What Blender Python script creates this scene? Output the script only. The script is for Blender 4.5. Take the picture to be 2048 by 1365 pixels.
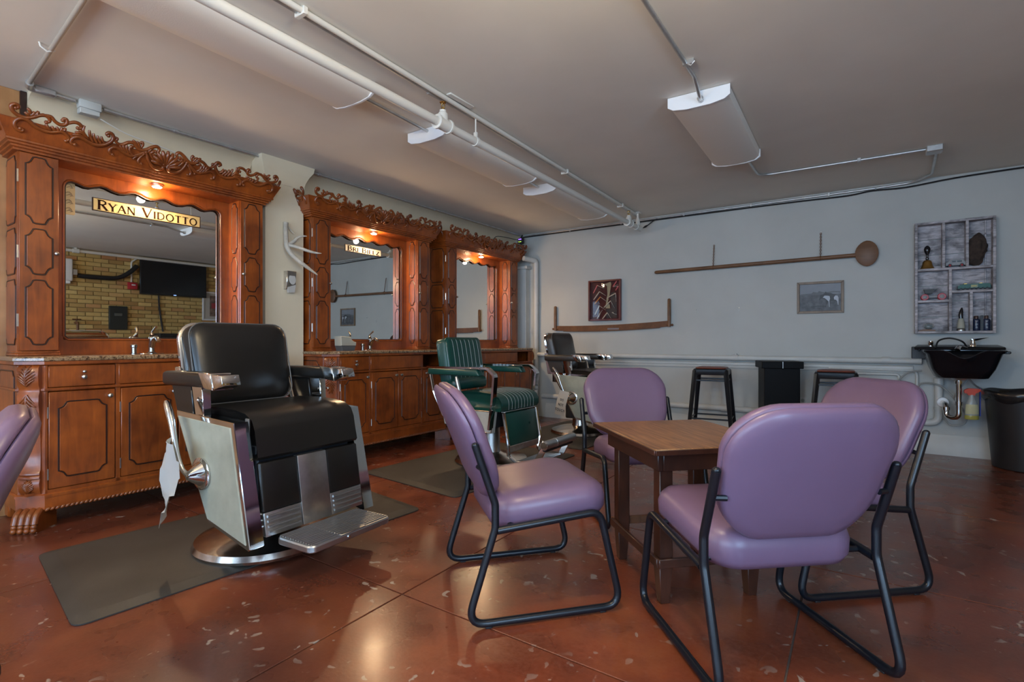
import bpy, bmesh, math, random
from mathutils import Vector, Matrix, Euler
for o in list(bpy.data.objects): bpy.data.objects.remove(o, do_unlink=True)
random.seed(7)
SC = bpy.context.scene
COL = SC.collection
PI = math.pi

# ------------------------------------------------------------------ camera, world, big lights, exposure
cam_d = bpy.data.cameras.new('camera'); cam = bpy.data.objects.new('camera', cam_d); COL.objects.link(cam)
cam.location = (0, 0, 1.0)
cam.rotation_euler = (PI/2, 0, math.atan2(721, 1040))
cam_d.sensor_fit = 'HORIZONTAL'; cam_d.sensor_width = 36.0; cam_d.lens = 36.0*1040/2048
cam_d.shift_y = 0.0007; cam_d.clip_start = 0.02
SC.camera = cam
w = bpy.data.worlds.new('world'); SC.world = w; w.use_nodes = True
w.node_tree.nodes['Background'].inputs[0].default_value = (0.62, 0.78, 1.0, 1)
w.node_tree.nodes['Background'].inputs[1].default_value = 1.0
SC.view_settings.view_transform = 'Standard'; SC.view_settings.look = 'None'
SC.view_settings.gamma = 1.0; SC.view_settings.use_curve_mapping = False
SC.view_settings.exposure = 0.44

def area_light(name, loc, rot, sx, sy, power, color):
    l = bpy.data.lights.new(name, 'AREA'); l.shape = 'RECTANGLE'; l.size = sx; l.size_y = sy
    l.energy = power; l.color = color
    o = bpy.data.objects.new(name, l); COL.objects.link(o); o.location = loc; o.rotation_euler = rot
    return o
# daylight entering through the three shop-front windows in the wall behind the camera and the one in the right-hand wall
for wx in (-2.6, -0.75, 1.1):
    area_light('daylight', (wx, -3.12, 1.45), (PI/2, 0, 0), 1.5, 1.6, 66, (0.43, 0.68, 1.0))
area_light('daylight', (2.42, -0.9, 1.5), (PI/2, 0, PI/2), 1.7, 1.5, 100, (0.43, 0.68, 1.0))

# ------------------------------------------------------------------ mesh helpers
class MB:
    def __init__(s): s.v = []; s.f = []
    def add(s, vs, fs, M=None):
        b = len(s.v)
        s.v += [tuple(M @ Vector(p)) if M else tuple(p) for p in vs]
        s.f += [tuple(b+i for i in f) for f in fs]
        return s
    def bm(s, bm, M=None):
        bm.verts.index_update()
        s.add([v.co[:] for v in bm.verts], [[v.index for v in f.verts] for f in bm.faces], M); bm.free(); return s
    def box(s, x0, x1, y0, y1, z0, z1, b=0.0, seg=1, M=None):
        bm = bmesh.new(); bmesh.ops.create_cube(bm, size=1)
        for v in bm.verts:
            v.co = Vector(((x0+x1)/2+v.co.x*(x1-x0), (y0+y1)/2+v.co.y*(y1-y0), (z0+z1)/2+v.co.z*(z1-z0)))
        if b > 0: bmesh.ops.bevel(bm, geom=bm.edges[:], offset=b, segments=seg, affect='EDGES', profile=0.5)
        return s.bm(bm, M)
    def hexa(s, p, b=0.0, seg=1, M=None):
        # p: 8 points bottom 4 (ccw), top 4
        bm = bmesh.new(); vs = [bm.verts.new(q) for q in p]
        for f in ((3,2,1,0),(4,5,6,7),(0,1,5,4),(1,2,6,5),(2,3,7,6),(3,0,4,7)): bm.faces.new([vs[i] for i in f])
        if b > 0: bmesh.ops.bevel(bm, geom=bm.edges[:], offset=b, segments=seg, affect='EDGES', profile=0.5)
        return s.bm(bm, M)
    def tube(s, pts, r, n=8, caps=True, closed=False, flat=1.0, up=None, M=None):
        P = [Vector(p) for p in pts]; m = len(P)
        R = r if isinstance(r, (list, tuple)) else [r]*m
        T = []
        for i in range(m):
            if closed: t = P[(i+1) % m]-P[i-1]
            else: t = P[min(i+1, m-1)]-P[max(i-1, 0)]
            T.append(t.normalized() if t.length > 1e-9 else Vector((0, 0, 1)))
        u = Vector(up) if up else (Vector((0, 0, 1)) if abs(T[0].z) < 0.9 else Vector((1, 0, 0)))
        u = (u-T[0]*u.dot(T[0])).normalized()
        vs = []
        for i in range(m):
            if up: u = Vector(up)
            u = u-T[i]*u.dot(T[i])
            u = u.normalized() if u.length > 1e-6 else T[i].orthogonal().normalized()
            w_ = T[i].cross(u)
            for k in range(n):
                a = 2*PI*k/n
                vs.append(P[i]+(w_*math.cos(a)+u*math.sin(a)*flat)*R[i])
        fs = []
        for i in range(m if closed else m-1):
            j = (i+1) % m
            for k in range(n):
                l = (k+1) % n
                fs.append((i*n+k, i*n+l, j*n+l, j*n+k))
        if caps and not closed:
            fs.append(tuple(range(n-1, -1, -1))); fs.append(tuple((m-1)*n+k for k in range(n)))
        return s.add(vs, fs, M)
    def bar(s, pts, wx, wt, M=None):
        # rectangular bar along a path lying in a plane x = const
        P = [Vector(p) for p in pts]; R = []
        for i in range(len(P)):
            t = (P[min(i+1, len(P)-1)]-P[max(i-1, 0)]).normalized(); n = Vector((1, 0, 0)).cross(t).normalized(); x = Vector((1, 0, 0))
            R.append([P[i]+x*wx+n*wt, P[i]-x*wx+n*wt, P[i]-x*wx-n*wt, P[i]+x*wx-n*wt])
        return s.rings(R, M=M)
    def lathe(s, prof, n=24, c=(0, 0, 0), M=None):
        vs = []; fs = []; m = len(prof)
        for r, z in prof:
            for k in range(n):
                a = 2*PI*k/n; vs.append((c[0]+r*math.cos(a), c[1]+r*math.sin(a), c[2]+z))
        for i in range(m-1):
            for k in range(n):
                l = (k+1) % n; fs.append((i*n+k, i*n+l, (i+1)*n+l, (i+1)*n+k))
        if prof[0][0] > 1e-6: fs.append(tuple(range(n-1, -1, -1)))
        if prof[-1][0] > 1e-6: fs.append(tuple((m-1)*n+k for k in range(n)))
        return s.add(vs, fs, M)
    def rings(s, rings, cap0=True, cap1=True, closed=True, M=None):
        n = len(rings[0]); vs = [p for r in rings for p in r]; fs = []
        for i in range(len(rings)-1):
            for k in range(n if closed else n-1):
                l = (k+1) % n; fs.append((i*n+k, i*n+l, (i+1)*n+l, (i+1)*n+k))
        if cap0: fs.append(tuple(range(n-1, -1, -1)))
        if cap1: fs.append(tuple((len(rings)-1)*n+k for k in range(n)))
        return s.add(vs, fs, M)
    def prism(s, poly, fn, d0, d1, ch=0.0, M=None):
        # poly: 2D outline, fn(a, b, d) -> 3D point; ch: chamfer at the d1 end
        R = [[fn(a, b, d0) for a, b in poly]]
        if ch > 0:
            sg = 1 if d1 > d0 else -1
            R.append([fn(a, b, d1-sg*ch) for a, b in poly]); q = inset(poly, ch); R.append([fn(a, b, d1) for a, b in q])
        else: R.append([fn(a, b, d1) for a, b in poly])
        return s.rings(R, M=M)
    def ball(s, c, rx, ry=None, rz=None, nu=10, nv=6, M=None):
        ry = ry or rx; rz = rz or rx
        vs = [(c[0], c[1], c[2]-rz)]; fs = []
        for i in range(1, nv):
            t = -PI/2+PI*i/nv
            for k in range(nu):
                a = 2*PI*k/nu
                vs.append((c[0]+rx*math.cos(t)*math.cos(a), c[1]+ry*math.cos(t)*math.sin(a), c[2]+rz*math.sin(t)))
        vs.append((c[0], c[1], c[2]+rz)); L = len(vs)-1
        for k in range(nu):
            l = (k+1) % nu
            fs.append((0, 1+l, 1+k)); fs.append((L, 1+(nv-2)*nu+k, 1+(nv-2)*nu+l))
            for i in range(nv-2): fs.append((1+i*nu+k, 1+i*nu+l, 1+(i+1)*nu+l, 1+(i+1)*nu+k))
        return s.add(vs, fs, M)
    def warp(s, fn, start=0):
        for i in range(start, len(s.v)): s.v[i] = tuple(fn(*s.v[i]))
        return s
    def mesh(s, name, ang=38, smooth=True):
        me = bpy.data.meshes.new(name); me.from_pydata(s.v, [], s.f)
        bm = bmesh.new(); bm.from_mesh(me); bmesh.ops.recalc_face_normals(bm, faces=bm.faces[:]); bm.to_mesh(me); bm.free()
        if smooth:
            for p in me.polygons: p.use_smooth = True
            me.set_sharp_from_angle(angle=math.radians(ang))
        return me
    def build(s, name, mat, parent=None, ang=38, smooth=True, loc=None, rot=None):
        o = bpy.data.objects.new(name, s.mesh(name, ang, smooth)); COL.objects.link(o)
        o.data.materials.append(mat)
        if parent: o.parent = parent
        if loc: o.location = loc
        if rot: o.rotation_euler = rot
        return o

def inset(poly, d):
    n = len(poly); A = sum(poly[i][0]*poly[(i+1) % n][1]-poly[(i+1) % n][0]*poly[i][1] for i in range(n))
    sg = 1 if A > 0 else -1; out = []
    for i in range(n):
        p0, p1, p2 = poly[i-1], poly[i], poly[(i+1) % n]
        def nrm(a, b):
            dx, dy = b[0]-a[0], b[1]-a[1]; l = math.hypot(dx, dy) or 1; return (-dy/l*sg, dx/l*sg)
        n1 = nrm(p0, p1); n2 = nrm(p1, p2); mx, my = n1[0]+n2[0], n1[1]+n2[1]; l2 = mx*mx+my*my
        k = min(2.0/l2 if l2 > 1e-6 else 1, 2.0)
        out.append((p1[0]+mx*k*d, p1[1]+my*k*d))
    return out
def shrink(poly, d):
    # move an outline towards its middle without folding its corners
    xs_ = [q[0] for q in poly]; ys_ = [q[1] for q in poly]; cx = (min(xs_)+max(xs_))/2; cy = (min(ys_)+max(ys_))/2
    hx = (max(xs_)-min(xs_))/2; hy = (max(ys_)-min(ys_))/2
    return [(cx+(a-cx)*(hx-d)/hx, cy+(b-cy)*(hy-d)/hy) for a, b in poly]
def rrect(hx, hy, r, n=5, cx=0, cy=0):
    r = max(min(r, hx*0.999, hy*0.999), 1e-4); o = []
    for sx, sy, a0 in ((1, 1, 0), (-1, 1, 90), (-1, -1, 180), (1, -1, 270)):
        for k in range(n+1):
            a = math.radians(a0+90*k/n); o.append((cx+sx*(hx-r)+r*math.cos(a), cy+sy*(hy-r)+r*math.sin(a)))
    return o
def fillet(pts, rad, n=6):
    # rounded polyline; rad scalar or list
    P = [Vector(p) for p in pts]; out = [P[0]]
    for i in range(1, len(P)-1):
        r = rad[i] if isinstance(rad, (list, tuple)) else rad
        a = (P[i-1]-P[i]); b = (P[i+1]-P[i]); la, lb = a.length, b.length; a.normalize(); b.normalize()
        th = a.angle(b)
        if r <= 0 or th > PI-0.02: out.append(P[i]); continue
        t = min(r/math.tan(th/2), la*0.48, lb*0.48)
        A = P[i]+a*t; B = P[i]+b*t
        for k in range(n+1):
            s = k/n; out.append(A*(1-s)**2+P[i]*2*s*(1-s)+B*s*s)
    out.append(P[-1]); return out
def catmull(pts, n=5, closed=False):
    P = [Vector(p) for p in pts]; m = len(P); out = []
    for i in range(m if closed else m-1):
        if closed: p0, p1, p2, p3 = P[i-1], P[i], P[(i+1) % m], P[(i+2) % m]
        else: p0, p1, p2, p3 = P[max(i-1, 0)], P[i], P[i+1], P[min(i+2, m-1)]
        for k in range(n):
            t = k/n
            out.append(0.5*((2*p1)+(p2-p0)*t+(2*p0-5*p1+4*p2-p3)*t*t+(3*p1-p0-3*p2+p3)*t**3))
    if not closed: out.append(P[-1])
    return out
def T(x=0, y=0, z=0, rx=0, ry=0, rz=0): return Matrix.Translation((x, y, z)) @ Euler((rx, ry, rz)).to_matrix().to_4x4()
XY = lambda a, b, d: (a, b, d)
XZ = lambda a, b, d: (a, d, b)
YZ = lambda a, b, d: (d, a, b)

def tag(o, label=None, cat=None, group=None, kind=None):
    if label: o['label'] = label
    if cat: o['category'] = cat
    if group: o['group'] = group
    if kind: o['kind'] = kind
    return o
def thing(name, label, cat, loc=(0, 0, 0), rz=0.0, group=None):
    o = bpy.data.objects.new(name, None); COL.objects.link(o); o.empty_display_size = 0.1
    o.location = loc; o.rotation_euler = (0, 0, rz)
    return tag(o, label, cat, group)
def copy_tree(o, parent=None):
    c = o.copy(); COL.objects.link(c)
    if parent: c.parent = parent
    for ch in [q for q in o.children]: copy_tree(ch, c)
    return c
def dup(o, label, loc, rz=0.0):
    c = copy_tree(o); c.location = loc; c.rotation_euler = (0, 0, rz); c['label'] = label; return c
def inst(src, parent, loc=(0, 0, 0), rot=(0, 0, 0), scale=None):
    c = src.copy(); COL.objects.link(c); c.parent = parent; c.location = loc; c.rotation_euler = rot
    if scale: c.scale = scale
    return c

# ------------------------------------------------------------------ materials
def nodes(name):
    m = bpy.data.materials.new(name); m.use_nodes = True
    nt = m.node_tree; return m, nt, nt.nodes['Principled BSDF']
def setp(b, **k):
    for n, v in k.items():
        n = n.replace('_', ' ')
        if n in b.inputs: b.inputs[n].default_value = v
def lk(nt, a, b): nt.links.new(a, b)
def coords(nt, scale=(1, 1, 1), kind='Object', rot=(0, 0, 0)):
    tc = nt.nodes.new('ShaderNodeTexCoord'); mp = nt.nodes.new('ShaderNodeMapping')
    mp.inputs['Scale'].default_value = scale; mp.inputs['Rotation'].default_value = rot
    lk(nt, tc.outputs[kind], mp.inputs['Vector']); return mp.outputs['Vector']
def noise(nt, vec, scale=5, detail=4, rough=0.55, dist=0.0):
    n = nt.nodes.new('ShaderNodeTexNoise'); n.inputs['Scale'].default_value = scale; n.inputs['Detail'].default_value = detail
    n.inputs['Roughness'].default_value = rough; n.inputs['Distortion'].default_value = dist
    lk(nt, vec, n.inputs['Vector']); return n.outputs['Fac']
def ramp(nt, fac, stops):
    r = nt.nodes.new('ShaderNodeValToRGB'); e = r.color_ramp.elements
    while len(e) < len(stops): e.new(0.5)
    for i, (p, c) in enumerate(stops): e[i].position = p; e[i].color = (*c, 1) if len(c) == 3 else c
    lk(nt, fac, r.inputs['Fac']); return r.outputs['Color']
def mix(nt, fac, a, b, mode='MIX'):
    m = nt.nodes.new('ShaderNodeMix'); m.data_type = 'RGBA'; m.blend_type = mode
    for i, x in ((0, fac), (6, a), (7, b)):
        if hasattr(x, 'is_output'): lk(nt, x, m.inputs[i])
        elif i == 0: m.inputs[0].default_value = x
        else: m.inputs[i].default_value = (*x, 1)
    return m.outputs[2]
def bump(nt, b, fac, st=0.1, dist=0.01):
    n = nt.nodes.new('ShaderNodeBump'); n.inputs['Strength'].default_value = st; n.inputs['Distance'].default_value = dist
    lk(nt, fac, n.inputs['Height']); lk(nt, n.outputs['Normal'], b.inputs['Normal'])
def plain(name, col, rough=0.5, metal=0.0, coat=0.0, var=0.0, vs=6, bmp=0.0, bs=80, spec=0.5, emit=None):
    m, nt, b = nodes(name); setp(b, Base_Color=(*col, 1), Roughness=rough, Metallic=metal, Coat_Weight=coat, Coat_Roughness=0.12)
    b.inputs['Specular IOR Level'].default_value = spec
    if var > 0:
        v = coords(nt); f = noise(nt, v, vs, 5)
        lo = tuple(c*(1-var) for c in col); hi = tuple(min(1, c*(1+var)) for c in col)
        lk(nt, ramp(nt, f, [(0.3, lo), (0.7, hi)]), b.inputs['Base Color'])
    if bmp > 0:
        v = coords(nt); bump(nt, b, noise(nt, v, bs, 3), bmp, 0.004)
    if emit: b.inputs['Emission Color'].default_value = (*emit[:3], 1); b.inputs['Emission Strength'].default_value = emit[3]
    return m
def wood(name, dark, light, scale=(14, 14, 1.6), rough=0.35, coat=0.3, nz=2.2, mid=None, mixf=0.55):
    m, nt, b = nodes(name); v = coords(nt, scale)
    f = noise(nt, v, nz, 6, 0.6, 0.8); c = ramp(nt, f, [(0.28, dark), (0.55, mid or tuple((a+b_)/2 for a, b_ in zip(dark, light))), (0.75, light)])
    v2 = coords(nt, (1, 1, 1)); f2 = noise(nt, v2, 5, 3)
    c = mix(nt, mixf, c, ramp(nt, f2, [(0.3, tuple(q*0.75 for q in dark)), (0.7, light)]), 'MIX')
    lk(nt, c, b.inputs['Base Color']); setp(b, Roughness=rough, Coat_Weight=coat, Coat_Roughness=0.15)
    bump(nt, b, f, 0.05, 0.002); return m

CHERRY = wood('cherry_wood', (0.105, 0.017, 0.003), (0.43, 0.099, 0.012), rough=0.36, coat=0.3)
GLAZE = plain('dark_glazed_wood', (0.022, 0.007, 0.004), 0.4, coat=0.2)
CARVE = wood('carved_wood', (0.095, 0.018, 0.004), (0.31, 0.080, 0.014), rough=0.30, coat=0.25)
INSIDE = plain('cabinet_inside', (0.05, 0.02, 0.012), 0.7)
PEWTER = plain('pewter', (0.56, 0.52, 0.46), 0.3, 1.0)
BRONZE = plain('brushed_bronze', (0.30, 0.26, 0.22), 0.25, 1.0)
CHROME = plain('chrome', (0.72, 0.70, 0.68), 0.07, 1.0)
CHROMEW = plain('worn_chrome', (0.62, 0.58, 0.54), 0.2, 1.0, var=0.15, vs=25)
STEEL = plain('brushed_steel', (0.55, 0.54, 0.52), 0.34, 1.0, var=0.1, vs=30)
ALU = plain('cast_aluminium', (0.52, 0.53, 0.53), 0.38, 1.0)
GALV = plain('galvanised_conduit', (0.58, 0.58, 0.57), 0.34, 0.75, var=0.12, vs=18)
BRASS = plain('brass', (0.55, 0.33, 0.10), 0.3, 1.0)
MIRROR = plain('mirror_silver', (0.80, 0.82, 0.80), 0.01, 1.0)
BLKVIN = plain('black_vinyl', (0.009, 0.008, 0.007), 0.30, bmp=0.05, bs=260, spec=0.6)
BRNVIN = plain('dark_brown_vinyl', (0.030, 0.020, 0.014), 0.35, bmp=0.05, bs=260, spec=0.6)
GRNVIN = plain('green_vinyl', (0.004, 0.052, 0.040), 0.30, bmp=0.05, bs=260, spec=0.6)
PIPING = plain('pale_piping', (0.34, 0.38, 0.36), 0.45)
DPIPE = plain('dark_piping', (0.10, 0.095, 0.09), 0.35)
CREAM = plain('cream_laminate', (0.36, 0.36, 0.28), 0.5, var=0.14, vs=9)
PURPLE = plain('mauve_vinyl', (0.176, 0.105, 0.168), 0.36, var=0.05, vs=3, bmp=0.03, bs=300, spec=0.55)
PURPLED = plain('mauve_vinyl_welt', (0.20, 0.09, 0.17), 0.38)
BLKMET = plain('black_powder_coat', (0.006, 0.008, 0.012), 0.30, spec=0.5)
BLKGLOSS = plain('black_gloss', (0.008, 0.008, 0.010), 0.16, spec=0.6)
BLKPLA = plain('black_plastic', (0.014, 0.014, 0.016), 0.45, bmp=0.03, bs=120)
BLKSAT = plain('black_painted_wood', (0.004, 0.0035, 0.0035), 0.45, spec=0.12)
RUBBER = plain('rubber_mat', (0.034, 0.032, 0.028), 0.55, var=0.3, vs=3, bmp=0.08, bs=180)
WHITEP = plain('white_paint_pipe', (0.72, 0.70, 0.64), 0.35)
WHITEM = plain('white_enamel', (0.80, 0.81, 0.82), 0.35)
DIFFUSER = plain('prismatic_diffuser', (0.86, 0.82, 0.74), 0.7, bmp=0.12, bs=220)
PAPER = plain('paper', (0.52, 0.50, 0.46), 0.8)
INK = plain('ink', (0.03, 0.028, 0.03), 0.7)
WALL = plain('wall_paint', (0.47, 0.475, 0.45), 0.55, var=0.05, vs=2.2, bmp=0.05, bs=40)
CREAMW = plain('cream_wall_paint', (0.72, 0.63, 0.46), 0.55, var=0.06, vs=2.2, bmp=0.05, bs=40)
TRIMP = plain('trim_paint', (0.56, 0.565, 0.54), 0.45, var=0.06, vs=5)
CEIL = plain('ceiling_paint', (0.78, 0.745, 0.67), 0.85, var=0.05, vs=1.4, bmp=0.04, bs=25)
TABTOP = wood('worn_table_top', (0.085, 0.028, 0.010), (0.46, 0.215, 0.075), scale=(1.6, 22, 10), rough=0.42, coat=0.1, nz=2.8, mixf=0.2)
TABLEG = wood('dark_table_leg', (0.020, 0.007, 0.004), (0.085, 0.024, 0.011), rough=0.42, coat=0.15)
WORNEDGE = wood('worn_edge_wood', (0.12, 0.045, 0.02), (0.30, 0.13, 0.06), rough=0.5, coat=0.0)
PEELW = wood('peel_wood', (0.10, 0.045, 0.02), (0.26, 0.125, 0.058), scale=(1.5, 20, 20), rough=0.5, coat=0.0)
OAK = wood('picture_frame_wood', (0.16, 0.11, 0.075), (0.32, 0.24, 0.17), rough=0.5, coat=0.0)
LPANEL = wood('honey_panelling', (0.26, 0.11, 0.035), (0.46, 0.24, 0.095), scale=(10, 10, 0.8), rough=0.45, coat=0.15)
RUST = wood('rusty_steel', (0.08, 0.026, 0.009), (0.22, 0.085, 0.026), scale=(6, 6, 6), rough=0.6, coat=0.0, nz=6)
BARN = None
def make_special():
    global BARN, PGLASS, GRANITE, FLOOR, HERO, GLASS, BRICKY, MORTAR, BAG
    m, nt, b = nodes('weathered_boards'); v = coords(nt, (3, 10, 16)); f = noise(nt, v, 3.0, 6, 0.65, 0.6)
    c = ramp(nt, f, [(0.27, (0.06, 0.06, 0.062)), (0.40, (0.32, 0.30, 0.31)), (0.62, (0.60, 0.56, 0.58))])
    v2 = coords(nt, (1, 1, 1)); c = mix(nt, ramp(nt, noise(nt, v2, 7, 4), [(0.5, (0, 0, 0)), (0.68, (0.75, 0.75, 0.75))]), c, (0.06, 0.058, 0.062))
    lk(nt, c, b.inputs['Base Color']); setp(b, Roughness=0.8); bump(nt, b, f, 0.3, 0.003); BARN = m
    m, nt, b = nodes('granite'); v = coords(nt); f = noise(nt, v, 62, 4, 0.7)
    c = ramp(nt, f, [(0.36, (0.02, 0.015, 0.012)), (0.46, (0.16, 0.085, 0.04)), (0.56, (0.36, 0.24, 0.13)), (0.66, (0.10, 0.06, 0.035))])
    lk(nt, c, b.inputs['Base Color']); setp(b, Roughness=0.14, Coat_Weight=0.5); GRANITE = m
    # stained, polished concrete
    m, nt, b = nodes('stained_concrete'); v = coords(nt, kind='Object')
    f1 = noise(nt, v, 1.5, 6, 0.62, 0.4); f2 = noise(nt, v, 4.0, 3, 0.5, 0.2); f3 = noise(nt, v, 60, 3, 0.6)
    c = ramp(nt, f1, [(0.30, (0.115, 0.020, 0.008)), (0.50, (0.225, 0.045, 0.015)), (0.68, (0.325, 0.088, 0.025))])
    c = mix(nt, ramp(nt, f2, [(0.32, (0.6, 0.6, 0.6)), (0.68, (0, 0, 0))]), c, (0.075, 0.024, 0.015))
    c = mix(nt, ramp(nt, f3, [(0.35, (0, 0, 0)), (0.8, (0.35, 0.35, 0.35))]), c, (0.27, 0.095, 0.055))
    f6 = noise(nt, v, 0.55, 3, 0.6, 0.5); c = mix(nt, ramp(nt, f6, [(0.46, (0, 0, 0)), (0.64, (0.6, 0.6, 0.6))]), c, (0.060, 0.022, 0.015))
    v4 = coords(nt, (1, 1, 1), rot=(0, 0, 0.4)); f4 = noise(nt, v4, 21, 2, 0.4, 0.6); f5 = noise(nt, v4, 2.3, 2)
    sp = ramp(nt, f4, [(0.655, (0, 0, 0)), (0.68, (1, 1, 1))]); sp = mix(nt, 1.0, sp, ramp(nt, f5, [(0.46, (0, 0, 0)), (0.6, (0.9, 0.9, 0.9))]), 'MULTIPLY')
    c = mix(nt, sp, c, (0.36, 0.28, 0.22))
    lk(nt, c, b.inputs['Base Color'])
    rr = ramp(nt, f2, [(0.3, (0.22, 0.22, 0.22)), (0.75, (0.40, 0.40, 0.40))]); lk(nt, rr, b.inputs['Roughness'])
    setp(b, Coat_Weight=0.28, Coat_Roughness=0.18); b.inputs['Specular IOR Level'].default_value = 0.42
    fb = noise(nt, v, 95, 2, 0.5); bump(nt, b, fb, 0.10, 0.003); FLOOR = m
    # clear glass that lets daylight pass
    m = bpy.data.materials.new('window_glass'); m.use_nodes = True; nt = m.node_tree; nt.nodes.clear()
    o = nt.nodes.new('ShaderNodeOutputMaterial'); t = nt.nodes.new('ShaderNodeBsdfTransparent'); g = nt.nodes.new('ShaderNodeBsdfGlossy')
    g.inputs['Roughness'].default_value = 0.02; mx = nt.nodes.new('ShaderNodeMixShader'); mx.inputs[0].default_value = 0.07
    lk(nt, t.outputs[0], mx.inputs[1]); lk(nt, g.outputs[0], mx.inputs[2]); lk(nt, mx.outputs[0], o.inputs[0]); GLASS = m
    PGLASS = m.copy(); PGLASS.name = 'picture_glass'; [setattr(q.inputs[0], 'default_value', 0.012) for q in PGLASS.node_tree.nodes if q.type == 'MIX_SHADER']
    m, nt, b = nodes('yellow_brick'); oi = nt.nodes.new('ShaderNodeObjectInfo')
    c = ramp(nt, oi.outputs['Random'], [(0.0, (0.40, 0.22, 0.07)), (0.3, (0.58, 0.40, 0.14)), (0.8, (0.70, 0.51, 0.20)), (1.0, (0.50, 0.23, 0.09))])
    v = coords(nt); c = mix(nt, ramp(nt, noise(nt, v, 30, 4), [(0.4, (0, 0, 0)), (0.8, (0.35, 0.35, 0.35))]), c, (0.40, 0.28, 0.12))
    lk(nt, c, b.inputs['Base Color']); setp(b, Roughness=0.7); BRICKY = m
    MORTAR = plain('mortar', (0.42, 0.31, 0.14), 0.85)
    BAG = plain('bin_liner', (0.012, 0.012, 0.013), 0.2, bmp=0.5, bs=35)
make_special()
# ------------------------------------------------------------------ the room
WL, WR, WB, WF, CH = -4.12, 2.20, 5.95, -3.0, 2.464
def struct(name, mb, m, label=None, parent=None, **k):
    o = mb.build(name, m, parent, **k)
    if not parent: o['kind'] = 'structure'
    if label: o['label'] = label
    return o
fl = struct('floor', MB().box(WL-0.1, WR+0.1, WF-0.1, WB+0.1, -0.08, -0.006), plain('joint_filler', (0.16, 0.12, 0.10), 0.8), 'polished red-brown stained concrete floor with saw-cut joints')
GX = [WL-0.1, -2.87, -1.53, -0.205, 1.06, WR+0.1]; GY = [WF-0.1, -1.05, 0.19, 1.445, 2.655, 3.94, 5.155, WB+0.1]
def gx(i, y): return GX[i]-(0.026*(y-1.445) if 0 < i < len(GX)-1 else 0)
for i in range(len(GX)-1):
    for j in range(len(GY)-1):
        g = 0.0032; y0, y1 = GY[j]+g, GY[j+1]-g
        poly = [(gx(i, y0)+g, y0), (gx(i+1, y0)-g, y0), (gx(i+1, y1)-g, y1), (gx(i, y1)+g, y1)]
        MB().prism(poly, XY, -0.006, 0.0, 0.0015).build('floor_slab', FLOOR, fl, smooth=False)
struct('ceiling', MB().box(WL-0.1, WR+0.1, WF-0.1, WB+0.1, CH, CH+0.1), CEIL, 'grey-beige painted flat ceiling')
struct('wall_left', MB().box(WL-0.1, WL, WF-0.1, WB+0.1, 0, CH), CREAMW, 'cream painted wall behind the mirrored hutches')
struct('wall_back', MB().box(WL-0.1, WR+0.1, WB, WB+0.1, 0, CH), WALL, 'grey-white painted end wall hung with old tools')
# brick wall on the right (seen in the large mirror)
wr = struct('wall_right', MB().box(WR+0.012, WR+0.1, 0.15, WB+0.1, 0, CH).box(WR+0.012, WR+0.1, WF-0.1, -2.0, 0, CH)
            .box(WR+0.012, WR+0.1, -2.0, 0.15, 0, 0.7).box(WR+0.012, WR+0.1, -2.0, 0.15, 2.3, CH), MORTAR, 'yellow brick wall seen in the large mirror')
bw, bh, pw, ph = 0.196, 0.058, 0.206, 0.067
bmesh_b = MB().box(-0.03, 0.012, -bw/2, bw/2, -bh/2, bh/2, 0.003)
bk0 = None; rest = MB()
for r in range(int(CH/ph)+1):
    for c in range(int((WB-0.15)/pw)+1):
        y = 0.15+pw/2+c*pw+(pw/2 if r % 2 else 0); z = ph/2+r*ph
        if y > WB-0.1 or z > CH-0.03: continue
        if 2.62 < y < 5.1 and z > 1.0 and not (3.75 < y < 4.6 and 1.85 < z < 2.36):
            if bk0 is None: bk0 = bmesh_b.build('brick', BRICKY, wr, smooth=False, loc=(WR+0.012, y, z))
            else: inst(bk0, wr, (WR+0.012, y, z))
        else: rest.box(WR-0.018, WR+0.02, y-bw/2, y+bw/2, z-bh/2, z+bh/2)
ro = rest.build('bricks', plain('yellow_brick_plain', (0.45, 0.30, 0.10), 0.7, var=0.3, vs=9), wr, smooth=False); ro['kind'] = 'stuff'
# front wall with shop windows behind the camera
fw = MB().box(WL, WR, WF-0.1, WF, 0, 0.6).box(WL, WR, WF-0.1, WF, 2.3, CH)
xs = [WL, -3.35, -1.85, -1.5, 0.0, 0.35, 1.85, WR]
for a, b in ((0, 1), (2, 3), (4, 5), (6, 7)): fw.box(xs[a], xs[b], WF-0.1, WF, 0.6, 2.3)
struct('wall_front', fw, WALL, 'painted shop-front wall with three tall windows')
def window(n, x0, x1, y0, y1, label):
    mb = MB(); along_x = abs(x1-x0) > abs(y1-y0); z0, z1 = (0.6, 2.3) if along_x else (0.7, 2.3)
    def bx(a0, a1, c0, c1):
        if along_x: mb.box(a0, a1, y0-0.07, y0-0.02, c0, c1, 0.004)
        else: mb.box(x0+0.03, x0+0.08, a0, a1, c0, c1, 0.004)
    s0, s1 = (x0, x1) if along_x else (y0, y1)
    bx(s0, s1, z0, z0+0.05); bx(s0, s1, z1-0.05, z1); bx(s0, s0+0.05, z0, z1); bx(s1-0.05, s1, z0, z1)
    bx((s0+s1)/2-0.02, (s0+s1)/2+0.02, z0, z1); bx(s0, s1, 1.72, 1.76)
    fr = struct('window_%d' % n, mb, WHITEM, label)
    m = (s0+s1)/2
    for a0, a1 in ((s0+0.05, m-0.02), (m+0.02, s1-0.05)):
        for c0, c1 in ((z0+0.05, 1.72), (1.76, z1-0.05)):
            g = MB(); (g.box(a0, a1, y0-0.048, y0-0.044, c0, c1) if along_x else g.box(x0+0.052, x0+0.056, a0, a1, c0, c1)); g.build('pane', GLASS, fr)
window(1, -3.35, -1.85, WF, WF, 'white shop-front window, nearest the hutch wall')
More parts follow.
